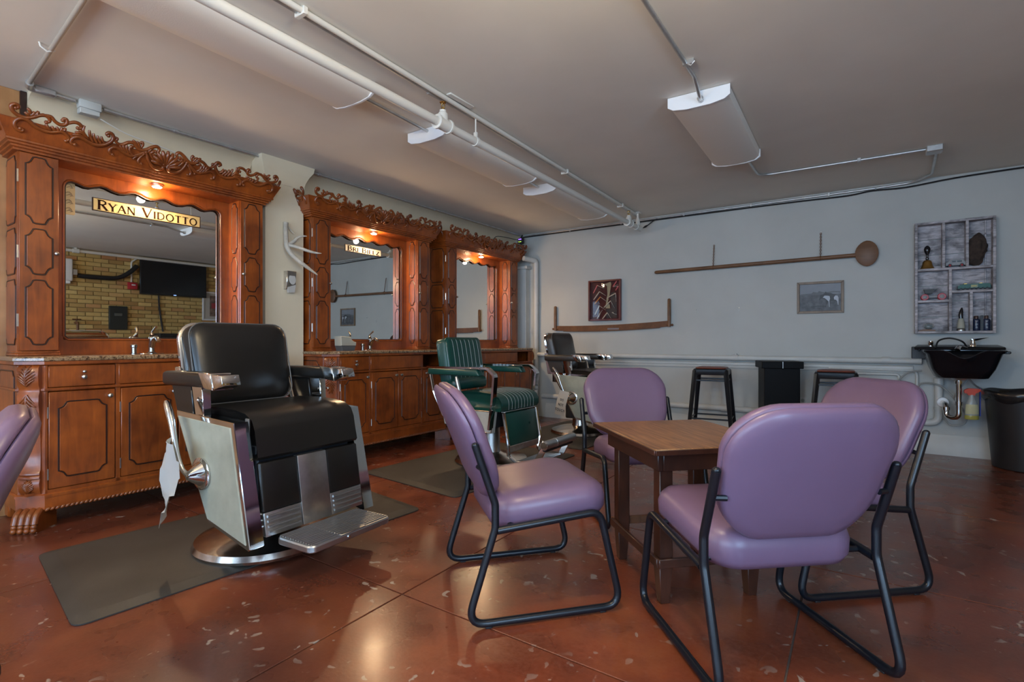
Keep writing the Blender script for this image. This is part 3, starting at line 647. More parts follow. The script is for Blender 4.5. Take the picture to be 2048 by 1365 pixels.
def make_vanity():
    t = thing('vanity_cabinet', 'x', 'cabinet', (WL, 0, 0), 0, 'carved cherry vanity cabinets')
    F, W, C = 0.50, 0.645, 0.09
    cc = MB()
    cc.box(0, 0.012, -0.735, 0.735, 0.10, 0.88); cc.box(0.0, F-C, -0.735, -0.715, 0.10, 0.88); cc.box(0.0, F-C, 0.715, 0.735, 0.10, 0.88)
    cc.box(0.0, F-0.02, -0.715, 0.715, 0.185, 0.20); cc.box(0.0, F-0.02, -0.645, 0.645, 0.735, 0.75)
    for y in (-0.645, -0.331, 0.307, 0.633): cc.box(F-0.03, F, y-0.0 if y < 0.6 else y, y+0.012 if abs(y) > 0.6 else y+0.024, 0.18, 0.885, 0.002)
    cc.box(F-0.03, F, -W, W, 0.732, 0.752, 0.002); cc.box(F-0.03, F, -W, W, 0.873, 0.885, 0.002); cc.box(F-0.03, F, -W, W, 0.18, 0.208, 0.002)
    for s in (-1, 1):   # canted corner backing
        cc.prism([(F, s*W), (F-C, s*(W+C)), (F-C-0.03, s*(W+C-0.03)), (F-0.03, s*(W-0.03))], XY, 0.12, 0.885)
    cc.build('carcass', CHERRY, t, ang=30)
    def band(name, z0, z1, o0, o1, m=CHERRY, ch=0.0):   # horizontal moulding following front and canted corners
        def ring(o, z): return [(0, -0.735-o, z), (F-C+o*0.4, -0.735-o, z), (F+o, -W-o*0.4, z), (F+o, W+o*0.4, z), (F-C+o*0.4, 0.735+o, z), (0, 0.735+o, z), (0, 0.70, z), (F-C-0.05, 0.69, z), (F-0.06, W-0.05, z), (F-0.06, -W+0.05, z), (F-C-0.05, -0.69, z), (0, -0.70, z)]
        prof = [(o0, z0), (max(o0, o1), (z0+z1)/2-(z1-z0)*0.2), (max(o0, o1), (z0+z1)/2+(z1-z0)*0.2), (o1, z1)]
        return MB().rings([ring(o, z) for o, z in prof]).build(name, m, t, ang=30)
    band('top_moulding', 0.872, 0.895, 0.004, 0.016)
    band('waist_bead', 0.734, 0.750, 0.002, 0.010)
    band('base_moulding', 0.172, 0.190, 0.014, 0.006)
    band('apron', 0.108, 0.173, 0.008, 0.010)
    rp = MB(); n = 62                                    # rope beading under the apron
    for k in range(n):
        y = -W+0.01+(2*W-0.02)*k/(n-1)
        rp.ball((0, 0, 0), 0.010, 0.0165, 0.0090, 7, 5, M=T(F+0.006, y, 0.108, rx=0.6))
    rp.build('rope_trim', CARVE, t, ang=60)
    fn = lambda a, b, d: (F+0.004+d, a, b)
    doors = [(-0.633, -0.333, 1), (-0.307, -0.002, 1), (0.002, 0.307, -1), (0.333, 0.633, -1)]
    for y0, y1, kd in doors:
        d = MB().box(F-0.014, F+0.004, y0+0.002, y1-0.002, 0.211, 0.729, 0.003).build('door', CHERRY, t)
        yc = (y0+y1)/2
        panel_part(d, [(yc+a, b) for a, b in ogee_panel((y1-y0)/2-0.045, 0.268, 0.672, 0.040, 0.034)], fn, 0.0045)
        knob(d, (F+0.004, (y1-0.030) if kd > 0 else (y0+0.030), 0.692), RX)
        for z in (0.29, 0.62):
            MB().tube([(F, (y0 if kd > 0 else y1), z-0.03), (F, (y0 if kd > 0 else y1), z+0.03)], 0.004, 6).build('hinge', PEWTER, d)
    for y0, y1, k in ((-0.633, -0.333, 1), (-0.318, 0.318, 0), (0.333, 0.633, 1)):
        d = MB().box(F-0.014, F+0.004, y0+0.001, y1-0.001, 0.755, 0.870, 0.003).build('drawer' if k else 'false_front', CHERRY, t)
        if k:
            yc = (y0+y1)/2
            knob(d, (F+0.004, yc, 0.805), RX); knob_mb(0.0095).build('lock', PEWTER, d, loc=(F+0.004, yc, 0.835), rot=RX)
            if y0 > 0: d['right_drawer'] = 1
    for s in (-1, 1):                                    # carved canted posts with bracket feet
        A = Vector((F, s*W, 0)); B = Vector((F-C, s*(W+C), 0)); mid = (A+B)/2; nrm = Vector((1, s, 0)).normalized(); tan = Vector((-1, s, 0)).normalized()
        pf = [(0.19, 0.004), (0.21, 0.020), (0.25, 0.030), (0.272, 0.016), (0.276, 0.026), (0.286, 0.026), (0.292, 0.018), (0.298, 0.026), (0.308, 0.024), (0.32, 0.010), (0.42, 0.006), (0.52, 0.012), (0.60, 0.024), (0.67, 0.036), (0.715, 0.034), (0.733, 0.022), (0.752, 0.022), (0.77, 0.034), (0.82, 0.042), (0.86, 0.036), (0.874, 0.02)]
        R = []
        for z, o in pf:
            hw = 0.046+o*0.10
            R.append([tuple(mid+tan*a+nrm*b+Vector((0, 0, z))) for a, b in ((-hw, -0.02), (-hw, o*0.75), (-hw*0.55, o), (0, o*1.06), (hw*0.55, o), (hw, o*0.75), (hw, -0.02))])
        po_ = MB().rings(R).build('corner_post', CHERRY, t, ang=50)
        def out(z):
            for (za, oa), (zb, ob) in zip(pf, pf[1:]):
                if za <= z <= zb: return oa+(ob-oa)*(z-za)/(zb-za)
            return 0.0
        def leaf(zt, zb, wid):
            lf = MB()
            up = zt > zb; ln = abs(zt-zb); sg = 1 if up else -1
            c = [tuple(mid+nrm*(out(zb+sg*ln*k/6)*1.06+0.004)+Vector((0, 0, zb+sg*ln*k/6))) for k in range(7)]
            lf.tube(c, [0.005, 0.0065, 0.0065, 0.006, 0.0055, 0.0045, 0.003], 7)
            for k in range(1, 7):
                f = k/6.5; ww = wid*math.sin(PI*min(1, 0.22+0.72*f)); z0 = zb+sg*ln*(f-0.14)
                for e in (-1, 1):
                    pts = []
                    for q in range(4):
                        tt = q/3; zz = z0+sg*ln*0.50*tt-sg*ln*0.16*tt*tt
                        pts.append(tuple(mid+tan*(e*ww*tt)+nrm*(out(min(max(zz, 0.2), 0.87))*(1.06-0.2*tt)+0.004)+Vector((0, 0, zz))))
                    lf.tube(pts, [0.005, 0.0065, 0.006, 0.0026], 6)
            lf.build('leaf_carving', CARVE, po_, ang=60)
        leaf(0.862, 0.765, 0.042); leaf(0.59, 0.722, 0.040); leaf(0.262, 0.205, 0.028)
        ft = MB()                                        # fluted scroll foot
        for q in range(4):
            a = -0.045+0.030*q
            pts = [mid+tan*a+nrm*o+Vector((0, 0, z)) for o, z in ((0.0, 0.108), (0.018, 0.10), (0.036, 0.085), (0.044, 0.062), (0.050, 0.044))]
            ft.tube(catmull(pts, 3), 0.0165, 8)
            for z, o in ((0.034, 0.052), (0.015, 0.056)): ft.ball(mid+tan*a+nrm*o+Vector((0, 0, z)), 0.0155, nu=8, nv=6)
        pb = []
        for o, z in ((0.052, 0.0), (0.052, 0.03), (0.040, 0.05), (0.030, 0.09), (0.0, 0.11)):
            pb.append([tuple(mid+tan*a+nrm*b+Vector((0, 0, z))) for a, b in ((-0.058, -0.10), (-0.058, o), (0.058, o), (0.058, -0.10))])
        ft.rings(pb); ft.build('foot', CARVE, t, ang=50)
        MB().box(0.02, 0.10, s*0.66-0.05, s*0.66+0.05, 0.0, 0.12, 0.01).build('back_foot', CHERRY, t)
        # side panel field
        panel_part(t, [(0.205+a, b) for a, b in ogee_panel(0.15, 0.255, 0.84, 0.035, 0.03)], (lambda s: (lambda a, b, d: (a, s*(0.735+d), b)))(s), 0.004)
    return t
van = make_vanity(); van.location.y = UC[0]; van.location.x = WL+0.003
van['label'] = 'carved cherry vanity cabinet nearest the camera, under the first hutch'
v2 = dup(van, 'carved cherry vanity cabinet in the middle, missing its right drawer', (WL+0.003, UC[1]+0.02, 0))
v3 = dup(van, 'carved cherry vanity cabinet in the far corner, behind the green chair', (WL+0.003, UC[2]+0.005, 0))
for v in (v2, v3):
    for ch in list(v.children):
        if ch.get('right_drawer'):
            for g in list(ch.children): bpy.data.objects.remove(g, do_unlink=True)
            bpy.data.objects.remove(ch, do_unlink=True)
for o in bpy.data.objects:
    if 'right_drawer' in o: del o['right_drawer']
def counter(y, label):
    F, W, C = 0.525, 0.655, 0.095
    poly = [(0.001, -0.758), (F-C, -0.758), (F, -W), (F, W), (F-C, 0.758), (0.001, 0.758)]
    mb = MB().rings([[(a, b, z) for a, b in inset(poly, i)] for i, z in ((0.006, 0.8955), (0.0, 0.899), (0.0, 0.912), (0.004, 0.9185), (0.010, 0.9205))])
    o = mb.build('granite_countertop', GRANITE, ang=30); o.location = (WL, y, 0)
    return tag(o, label, 'countertop', 'granite countertops')
counter(UC[0], 'speckled brown granite countertop on the nearest vanity')
counter(UC[1]+0.02, 'speckled brown granite countertop on the middle vanity')
counter(UC[2]+0.005, 'speckled brown granite countertop on the far corner vanity')

# puck lights under the cornices
PUCK = plain('lit_puck', (1, 0.9, 0.7), 0.4, emit=(1.0, 0.80, 0.50, 45.0))
for i, w_ in enumerate(('nearest', 'middle', 'far corner')):
    t = thing('puck_light', 'glowing round puck light under the %s hutch cornice' % w_, 'lamp', (WL+0.195, UC[i], 2.0512), 0, 'puck lights under the cornices')
    MB().lathe([(0.036, 0.0), (0.036, -0.012), (0.030, -0.018)], 20).build('rim', PEWTER, t)
    MB().lathe([(0.029, -0.017), (0.024, -0.022), (0.012, -0.025), (0.0, -0.026)], 20).build('lens', PUCK, t)
    l = bpy.data.lights.new('puck_glow', 'POINT'); l.energy = 4; l.color = (1.0, 0.66, 0.36); l.shadow_soft_size = 0.025
    o = bpy.data.objects.new('puck_glow', l); COL.objects.link(o); o.location = (WL+0.205, UC[i], 1.992)
    l = bpy.data.lights.new('puck_beam', 'SPOT'); l.energy = 22; l.color = (1.0, 0.68, 0.38); l.spot_size = math.radians(158); l.spot_blend = 0.7; l.shadow_soft_size = 0.025
    o = bpy.data.objects.new('puck_beam', l); COL.objects.link(o); o.location = (WL+0.205, UC[i], 2.018); o.rotation_euler = (0, math.radians(-12), 0)

# ------------------------------------------------------------------ lettering (strokes with serifs)
GLY = {  # width, strokes (points, thick?), serifs (x, y)
 'R': (0.62, [([(0.1, 0), (0.1, 1)], 1), ([(0.1, 0.97), (0.36, 0.97), (0.52, 0.86), (0.52, 0.66), (0.36, 0.53), (0.1, 0.52)], 0.7), ([(0.30, 0.52), (0.62, 0)], 1)], [(0.1, 0), (0.1, 1), (0.64, 0)]),
 'Y': (0.66, [([(0.05, 1), (0.34, 0.48)], 1), ([(0.64, 1), (0.34, 0.48)], 0.5), ([(0.34, 0.5), (0.34, 0)], 1)], [(0.05, 1), (0.64, 1), (0.34, 0)]),
 'A': (0.72, [([(0.05, 0), (0.36, 1)], 0.5), ([(0.36, 1), (0.68, 0)], 1), ([(0.18, 0.36), (0.56, 0.36)], 0.45)], [(0.05, 0), (0.68, 0)]),
 'N': (0.74, [([(0.1, 0), (0.1, 1)], 0.5), ([(0.1, 1), (0.64, 0)], 1), ([(0.64, 0), (0.64, 1)], 0.5)], [(0.1, 0), (0.08, 1), (0.64, 1)]),
 'V': (0.72, [([(0.04, 1), (0.36, 0)], 1), ([(0.36, 0), (0.68, 1)], 0.5)], [(0.04, 1), (0.68, 1)]),
 'I': (0.26, [([(0.13, 0), (0.13, 1)], 1)], [(0.13, 0), (0.13, 1)]),
 'D': (0.74, [([(0.1, 0), (0.1, 1)], 1), ([(0.1, 0.97), (0.38, 0.95), (0.60, 0.80), (0.66, 0.5), (0.60, 0.20), (0.38, 0.05), (0.1, 0.03)], 0.7)], [(0.07, 0), (0.07, 1)]),
 'O': (0.80, [([(0.40+0.34*math.cos(2*PI*k/16), 0.5+0.5*math.sin(2*PI*k/16)) for k in range(17)], 0.8)], []),
 'T': (0.64, [([(0.03, 0.96), (0.61, 0.96)], 0.55), ([(0.32, 1), (0.32, 0)], 1)], [(0.32, 0)]),
 'B': (0.60, [([(0.1, 0), (0.1, 1)], 1), ([(0.1, 0.97), (0.36, 0.97), (0.48, 0.86), (0.48, 0.66), (0.34, 0.54), (0.1, 0.53)], 0.65), ([(0.34, 0.54), (0.54, 0.42), (0.54, 0.16), (0.38, 0.03), (0.1, 0.03)], 0.75)], [(0.07, 0), (0.07, 1)]),
 'E': (0.56, [([(0.1, 0), (0.1, 1)], 1), ([(0.1, 0.96), (0.48, 0.96)], 0.5), ([(0.1, 0.52), (0.38, 0.52)], 0.45), ([(0.1, 0.04), (0.50, 0.04)], 0.5)], [(0.07, 0), (0.07, 1)]),
 'L': (0.54, [([(0.1, 0), (0.1, 1)], 1), ([(0.1, 0.04), (0.50, 0.04)], 0.55)], [(0.1, 1), (0.07, 0)]),
 'Z': (0.62, [([(0.06, 0.95), (0.54, 0.95)], 0.55), ([(0.54, 0.96), (0.06, 0.04)], 1), ([(0.06, 0.05), (0.58, 0.05)], 0.55)], []),
 'U': (0.7, [([(0.1, 1), (0.1, 0.3), (0.22, 0.05), (0.48, 0.05), (0.6, 0.3), (0.6, 1)], 0.7)], []),
 'C': (0.7, [([(0.62, 0.82), (0.45, 0.97), (0.22, 0.9), (0.08, 0.5), (0.22, 0.1), (0.45, 0.03), (0.62, 0.18)], 0.8)], []),
 'H': (0.74, [([(0.1, 0), (0.1, 1)], 0.8), ([(0.62, 0), (0.62, 1)], 0.8), ([(0.1, 0.52), (0.62, 0.52)], 0.6)], []),
 ' ': (0.42, [], [])}
def lettering(text, h, wt=0.16, caps=(), small=0.8, serif=True, gap=0.10):
    # flat lettering in 2D: list of quads ((a, b) * 4), total width
    out = []; x = 0.0
    for i, ch in enumerate(text):
        quads = []; wd, st, sf = GLY[ch]; hh = h if (i in caps or not caps) else h*small
        for pts, k in st:
            hw = wt*k*hh/2
            for (a, b), (c, d) in zip(pts, pts[1:]):
                a, b, c, d = x+a*hh, b*hh, x+c*hh, d*hh; dx, dy = c-a, d-b; l = math.hypot(dx, dy) or 1; nx, ny = -dy/l*hw, dx/l*hw; ex, ey = dx/l*hw*0.3, dy/l*hw*0.3
                quads.append([(a+nx-ex, b+ny-ey), (a-nx-ex, b-ny-ey), (c-nx+ex, d-ny+ey), (c+nx+ex, d+ny+ey)])
        if serif:
            for a, b in sf:
                s = 0.13*hh; bb = b*hh; q = 0.022*hh
                quads.append([(x+a*hh-s, bb-q), (x+a*hh+s, bb-q), (x+a*hh+s, bb+q), (x+a*hh-s, bb+q)])
        x += (wd+gap)*hh
        if quads: out.append(quads)
    return out, x-gap*h
def text_mesh(quads, fn, thick=0.0012):
    mb = MB()
    for q in quads: mb.prism(q, fn, 0.0, thick)
    return mb
GOLD = plain('gold_plate', (0.52, 0.40, 0.17), 0.5, 0.1, var=0.12, vs=3)
IVORY = plain('ivory_plate', (0.40, 0.385, 0.31), 0.6)
SIGNINK = plain('sign_ink', (0.022, 0.008, 0.005), 0.9, spec=0.05)
SX = WL+0.0705
def sign(text, caps, y0, y1, z0, z1, h, plate, label):
    t = thing('name_plate', label, 'sign', (SX, (y0+y1)/2, (z0+z1)/2))
    hw, hh = (y1-y0)/2, (z1-z0)/2
    MB().box(0, 0.004, -hw, hw, -hh, hh, 0.0015).build('edge', GLAZE, t)
    MB().box(0.003, 0.0055, -hw+0.006, hw-0.006, -hh+0.005, hh-0.005, 0.0008).build('plate', plate, t)
    q, wd = lettering(text, h, caps=caps); k = (2*hw-0.055)/wd
    off = -wd*k/2
    for ltr in q:
        text_mesh([[(off+a*k, b-h/2) for a, b in qq] for qq in ltr], lambda a, b, d: (0.0055+d, a, b)).build('letter', SIGNINK, t, smooth=False)
sign('RYAN VIDOTTO', (0, 5), 1.187, 1.831, 1.832, 1.915, 0.060, GOLD, 'long gold name plate reading RYAN VIDOTTO on the nearest mirror')
sign('BRI BIELZ', (0, 4), 3.10, 3.535, 1.848, 1.915, 0.046, IVORY, 'short ivory name plate reading BRI BIELZ on the middle mirror')
ps = thing('photo_strip', 'strip of small sepia pictures tucked in the upper left corner of the nearest mirror', 'photo', (SX, 1.073, 1.880))
MB().prism(rrect(0.029, 0.10, 0.010), lambda a, b, d: (d, a, b), 0, 0.0012).build('paper', plain('sepia_paper', (0.48, 0.36, 0.18), 0.6), ps)
SEP = plain('sepia_ink', (0.20, 0.085, 0.045), 0.7)
for k in range(4):
    z = 0.075-0.048*k
    q = MB()
    for a, b, c, d in ((-0.018, 0.0, 0.004, 0.014), (0.0, 0.012, 0.016, -0.006), (-0.012, -0.012, 0.010, -0.004), (0.006, -0.014, 0.022, -0.010)):
        q.tube([(0.0014, a, z+b), (0.0014, (a+c)/2, z+(b+d)/2+0.004), (0.0014, c, z+d)], [0.002, 0.004, 0.0015], 5, flat=0.3)
    q.build('picture', SEP, ps)
# faucets and soap pumps
def make_faucet():
    t = thing('faucet', 'x', 'faucet', (0, 0, 0), 0, 'single-lever faucets')
    MB().lathe([(0.034, 0), (0.034, 0.004), (0.022, 0.010), (0.020, 0.014)], 18).prism(rrect(0.028, 0.075, 0.026), XY, 0, 0.004, 0.002).build('base', BRONZE, t)
    b = MB().tube(catmull([(0, 0, 0.008), (0, 0, 0.05), (0.004, 0, 0.085), (0.004, 0, 0.115)], 3), [0.019, 0.018, 0.0165, 0.016, 0.0155, 0.0155, 0.016, 0.018, 0.019, 0.014], 14).build('body', BRONZE, t)
    MB().tube(catmull([(0.008, 0, 0.045), (0.03, 0, 0.085), (0.062, 0, 0.105), (0.095, 0, 0.098), (0.108, 0, 0.082)], 4), [0.016]*5+[0.0145]*5+[0.013]*3+[0.014]*4, 12).build('spout', BRONZE, t)
    MB().tube(catmull([(0.0, 0, 0.118), (-0.010, 0.004, 0.140), (0.006, 0.010, 0.158), (0.030, 0.016, 0.178)], 4), [0.013, 0.012, 0.010, 0.008, 0.007, 0.006, 0.006, 0.006, 0.0065, 0.007, 0.0075, 0.008, 0.007], 10).build('lever', BRONZE, t)
    return t
fa = make_faucet(); fa.location = (-3.92, 1.469, 0.9205); fa['label'] = 'dark bronze faucet on the nearest granite countertop'
dup(fa, 'bronze faucet on the middle granite countertop', (-3.90, 3.27, 0.9205))
def pump(x, y, label):
    return tag(MB().lathe([(0.021, 0), (0.021, 0.003), (0.015, 0.006), (0.015, 0.040), (0.019, 0.044), (0.019, 0.058), (0.014, 0.062), (0.0, 0.063)], 16).build('soap_pump', BRONZE, loc=(x, y, 0.9205)), label, 'soap pump', 'soap pumps')
pump(-3.92, 1.369, 'short bronze soap pump left of the nearest faucet'); pump(-3.90, 3.185, 'short dark soap pump left of the middle faucet')
tb = thing('card_terminal', 'cream and black desktop card terminal on the middle countertop', 'terminal', (-3.80, 2.915, 0.9205), 0.0)
MB().prism([(-0.075, 0.045), (0.082, 0.045), (0.085, 0.075), (0.06, 0.080), (0.035, 0.10), (0.025, 0.122), (-0.078, 0.128)], lambda a, b, d: (d, a, b), -0.045, 0.045, 0.004).build('case', IVORY, tb, ang=25)
MB().prism([(-0.06, 0.0), (0.066, 0.0), (0.08, 0.044), (-0.075, 0.044)], lambda a, b, d: (d, a, b), -0.043, 0.043, 0.003).build('base', plain('grey_plastic', (0.09, 0.09, 0.09), 0.45), tb, ang=25)
# antler and little dispenser on the column
import_pts = lambda L: [Vector(p) for p in L]
an = thing('antler', 'pale deer antler hung on the boxed column', 'antler', (-3.95, 2.44, 1.72))
BONE = plain('antler_bone', (0.46, 0.42, 0.35), 0.5, var=0.2, vs=20, bmp=0.2, bs=60)
def horn(L, R, name):
    c = catmull(import_pts(L), 5); n = len(c)
    rr = [R[min(int(i/(n-1)*(len(R)-1)), len(R)-2)]*(1-(i/(n-1)*(len(R)-1) % 1))+R[min(int(i/(n-1)*(len(R)-1))+1, len(R)-1)]*(i/(n-1)*(len(R)-1) % 1) if i < n-1 else R[-1] for i in range(n)]
    MB().tube(c, rr, 10).build(name, BONE, an)
horn([(0.025, -0.01, 0.25), (0.03, -0.015, 0.20), (0.045, -0.02, 0.12), (0.07, -0.03, 0.06), (0.10, -0.02, 0.0), (0.14, 0.02, -0.06), (0.17, 0.09, -0.115), (0.19, 0.17, -0.17)], [0.021, 0.018, 0.019, 0.021, 0.019, 0.018, 0.014, 0.003], 'beam')
horn([(0.075, -0.02, 0.06), (0.09, 0.02, 0.095), (0.10, 0.05, 0.13), (0.12, 0.085, 0.145), (0.14, 0.105, 0.145)], [0.017, 0.014, 0.011, 0.008, 0.002], 'tine')
horn([(0.085, -0.02, 0.06), (0.13, 0.03, 0.045), (0.18, 0.08, 0.02), (0.22, 0.13, 0.005), (0.25, 0.165, 0.002)], [0.016, 0.014, 0.012, 0.009, 0.002], 'tine')
horn([(0.13, 0.0, -0.04), (0.11, 0.06, -0.07), (0.10, 0.10, -0.09)], [0.014, 0.010, 0.003], 'tine')
horn([(0.015, 0.0, 0.235), (0.03, 0.035, 0.19), (0.05, 0.05, 0.165)], [0.004, 0.006, 0.002], 'hanger')
bd = thing('tissue_dispenser', 'small chrome wall dispenser with white paper under the antler', 'dispenser', (-3.95, 2.47, 1.50))
MB().hexa([(0, -0.046, -0.075), (0.035, -0.040, -0.07), (0.035, 0.040, -0.07), (0, 0.046, -0.075), (0, -0.046, 0.078), (0.05, -0.040, 0.078), (0.05, 0.040, 0.078), (0, 0.046, 0.078)], 0.003).build('case', CHROMEW, bd)
MB().lathe([(0.030, 0), (0.030, 0.003)], 20, M=T(0.046, 0.004, 0.012, ry=PI/2-0.1) @ Matrix.Scale(1.5, 4, (1, 0, 0))).build('paper_disc', PAPER, bd)
MB().hexa([(0.02, -0.025, -0.10), (0.04, -0.025, -0.10), (0.04, 0.03, -0.095), (0.02, 0.03, -0.095), (0.02, -0.03, -0.065), (0.047, -0.034, -0.055), (0.047, 0.036, -0.03), (0.02, 0.036, -0.06)]).build('paper_sheet', PAPER, bd)
# ------------------------------------------------------------------ mats
def mat(pts, label):
    cx = sum(p[0] for p in pts)/4; cy = sum(p[1] for p in pts)/4
    def rounded(q):
        P = [Vector((a, b, 0)) for a, b in q]; out = []
        for i in range(4):
            p0, p1, p2 = P[i-1], P[i], P[(i+1) % 4]; a = (p0-p1).normalized()*0.05; b = (p2-p1).normalized()*0.05
            for k in range(6):
                s = k/5; v = (p1+a)*(1-s)**2+p1*2*s*(1-s)+(p1+b)*s*s; out.append((v.x, v.y))
        return out
    L = rounded([(a-cx, b-cy) for a, b in pts])
    mb = MB().rings([[(a, b, z) for a, b in shrink(L, i)] for i, z in ((0, 0.001), (0, 0.006), (0.055, 0.018), (0.06, 0.0185))])
    o = mb.build('anti_fatigue_mat', RUBBER, ang=12); o.location = (cx, cy, 0)
    return tag(o, label, 'mat', 'rubber mats under the barber chairs')
mat([(-3.21, 0.735), (-2.285, 0.615), (-2.205, 2.235), (-3.13, 2.36)], 'dark rubber mat under the nearest black barber chair')
mat([(-3.20, 2.615), (-2.185, 2.515), (-2.14, 4.08), (-3.15, 4.16)], 'dark rubber mat under the green barber chair')
mat([(-3.20, 4.40), (-2.20, 4.30), (-2.15, 5.75), (-3.15, 5.80)], 'dark rubber mat under the farthest barber chair')

# ------------------------------------------------------------------ boxy barber chair (local: +y forward, +x the sitter's right)
def lateral(prof, hw, r, k=3):
    # closed (y, z) profile lofted across x with rounded ends
    R = []
    for i in range(k+1):
        a = PI/2*i/k; R.append([(-hw+r*(1-math.sin(a)), y, z) for y, z in inset(prof, r*(1-math.cos(a)) if False else r*(1-math.sin(PI/2*i/k))*0.9)])
    R2 = [[(-x, y, z) for x, y, z in ring] for ring in R[::-1]]
    return R+R2
def make_barber(vin):
    t = thing('barber_chair', 'x', 'barber chair', (0, 0, 0), 0, 'boxy vintage barber chairs')
    MB().lathe([(0.318, 0.019), (0.322, 0.032), (0.31, 0.055), (0.24, 0.078), (0.14, 0.092), (0.10, 0.10)], 48).build('base', CHROMEW, t)
    MB().lathe([(0.095, 0.09), (0.085, 0.12), (0.085, 0.26)], 24).build('column', CHROMEW, t)
    side = [(-0.17, 0.685), (0.09, 0.215), (0.395, 0.188), (0.282, 0.661)]
    side = [(-0.17, 0.685), (-0.165, 0.66), (0.085, 0.225), (0.10, 0.212), (0.385, 0.150), (0.398, 0.158), (0.285, 0.661)]
    for s in (1, -1):
        b = MB().prism(side, lambda a, b, d: (s*d, a, b), 0.272, 0.335, 0.003).build('side_box', CHROME, t, ang=25)
        cp = [(-0.150, 0.662), (0.092, 0.232), (0.372, 0.172), (0.262, 0.640)]
        MB().prism(cp, lambda a, b, d: (s*d, a, b), 0.334, 0.339, 0.002).build('side_panel', CREAM, b, ang=25)
        MB().box(s*0.268-0.004, s*0.268+0.004, 0.262, 0.288, 0.60, 0.672, 0.002).build('seat_welt', DPIPE, b)
        for z in (0.225, 0.25, 0.275): MB().tube([(s*0.262, 0.372-(z-0.2)*0.25, z), (s*0.272, 0.372-(z-0.2)*0.25, z)], 0.006, 8).build('bolt', STEEL, b)
    MB().box(-0.25, 0.25, -0.06, 0.31, 0.20, 0.56, 0.01).build('seat_frame', BLKPLA, t)
    seat = [(-0.20, 0.575), (-0.20, 0.665), (-0.185, 0.690), (-0.10, 0.702), (0.05, 0.706), (0.18, 0.702), (0.26, 0.690), (0.305, 0.665), (0.325, 0.625), (0.338, 0.56), (0.350, 0.512), (0.340, 0.500), (0.28, 0.50), (0.20, 0.56)]
    MB().rings(lateral(seat, 0.268, 0.022)).build('seat_cushion', vin, t, ang=50)
    fp = lambda z: 0.352+(0.49-z)*0.155      # front plane
    def slab(name, x0, x1, z0, z1, th, m, b=0.004):
        return MB().hexa([(x0, fp(z0)-0.03, z0), (x1, fp(z0)-0.03, z0), (x1, fp(z0)+th, z0), (x0, fp(z0)+th, z0), (x0, fp(z1)-0.03, z1), (x1, fp(z1)-0.03, z1), (x1, fp(z1)+th, z1), (x0, fp(z1)+th, z1)], b, 2).build(name, m, t)
    slab('leg_pad', 0.085, 0.262, 0.285, 0.488, 0.0, vin, 0.008); slab('leg_pad', -0.262, -0.075, 0.285, 0.488, 0.0, vin, 0.008)
    slab('centre_plate', -0.073, 0.083, 0.185, 0.488, 0.001, STEEL)
    for x0, x1 in ((0.085, 0.262), (-0.262, -0.075)):
        k = slab('kick_plate', x0, x1, 0.185, 0.284, -0.002, STEEL)
        for q in range(4):
            z = 0.205+0.021*q; MB().tube([(x0+0.012, fp(z)+0.001, z), (x1-0.012, fp(z)+0.001, z)], 0.0055, 8).build('rib', ALU, k)
    f = MB().rings([[(a, 0.515+b, z) for a, b in inset(rrect(0.222, 0.115, 0.03), i)] for i, z in ((0.004, 0.148), (0, 0.153), (0, 0.172), (0.004, 0.178))]).build('footrest', ALU, t, ang=30)
    MB().box(-0.205, -0.065, 0.412, 0.615, 0.175, 0.1795).build('tread', BLKPLA, f); MB().box(0.07, 0.205, 0.412, 0.615, 0.175, 0.1795).build('tread', BLKPLA, f)
    for q in range(13):
        y = 0.414+0.0165*q; MB().tube([(-0.208, y, 0.1795), (0.208, y, 0.1795)], 0.0042, 6).build('rib', ALU, f)
    MB().box(-0.065, 0.07, 0.408, 0.63, 0.178, 0.1815, 0.001).build('wear_plate', STEEL, f)
    MB().lathe([(0.007, 0), (0.007, 0.004), (0, 0.006)], 8, M=T(0.03, 0.63, 0.163, rx=-PI/2)).build('screw', CHROME, f)
    # backrest
    M = T(0, -0.215, 0.890, rx=0.21); o = rrect(0.262, 0.205, 0.075, 6)
    wv = lambda x, y, z: (x, y, z)
    prof = [(0.012, -0.052), (0.0, -0.044), (0.0, 0.022), (0.008, 0.036), (0.03, 0.047), (0.07, 0.055), (0.13, 0.060)]
    bk = MB().rings([[(a*(1-0.05*(b < 0)), d, b) for a, b in shrink(o, i)] for i, d in prof], M=M).build('backrest', vin, t, ang=50)
    MB().tube([(a, 0.030, b) for a, b in inset(o, 0.0035)], 0.0035, 6, closed=True, M=M).build('piping', DPIPE, bk)
    MB().rings([[(a, d, b) for a, b in inset(o, i)] for i, d in ((0.01, -0.062), (-0.010, -0.056), (-0.012, -0.036), (0.0, -0.032))], M=M).build('back_shell', CHROME, t, ang=40)
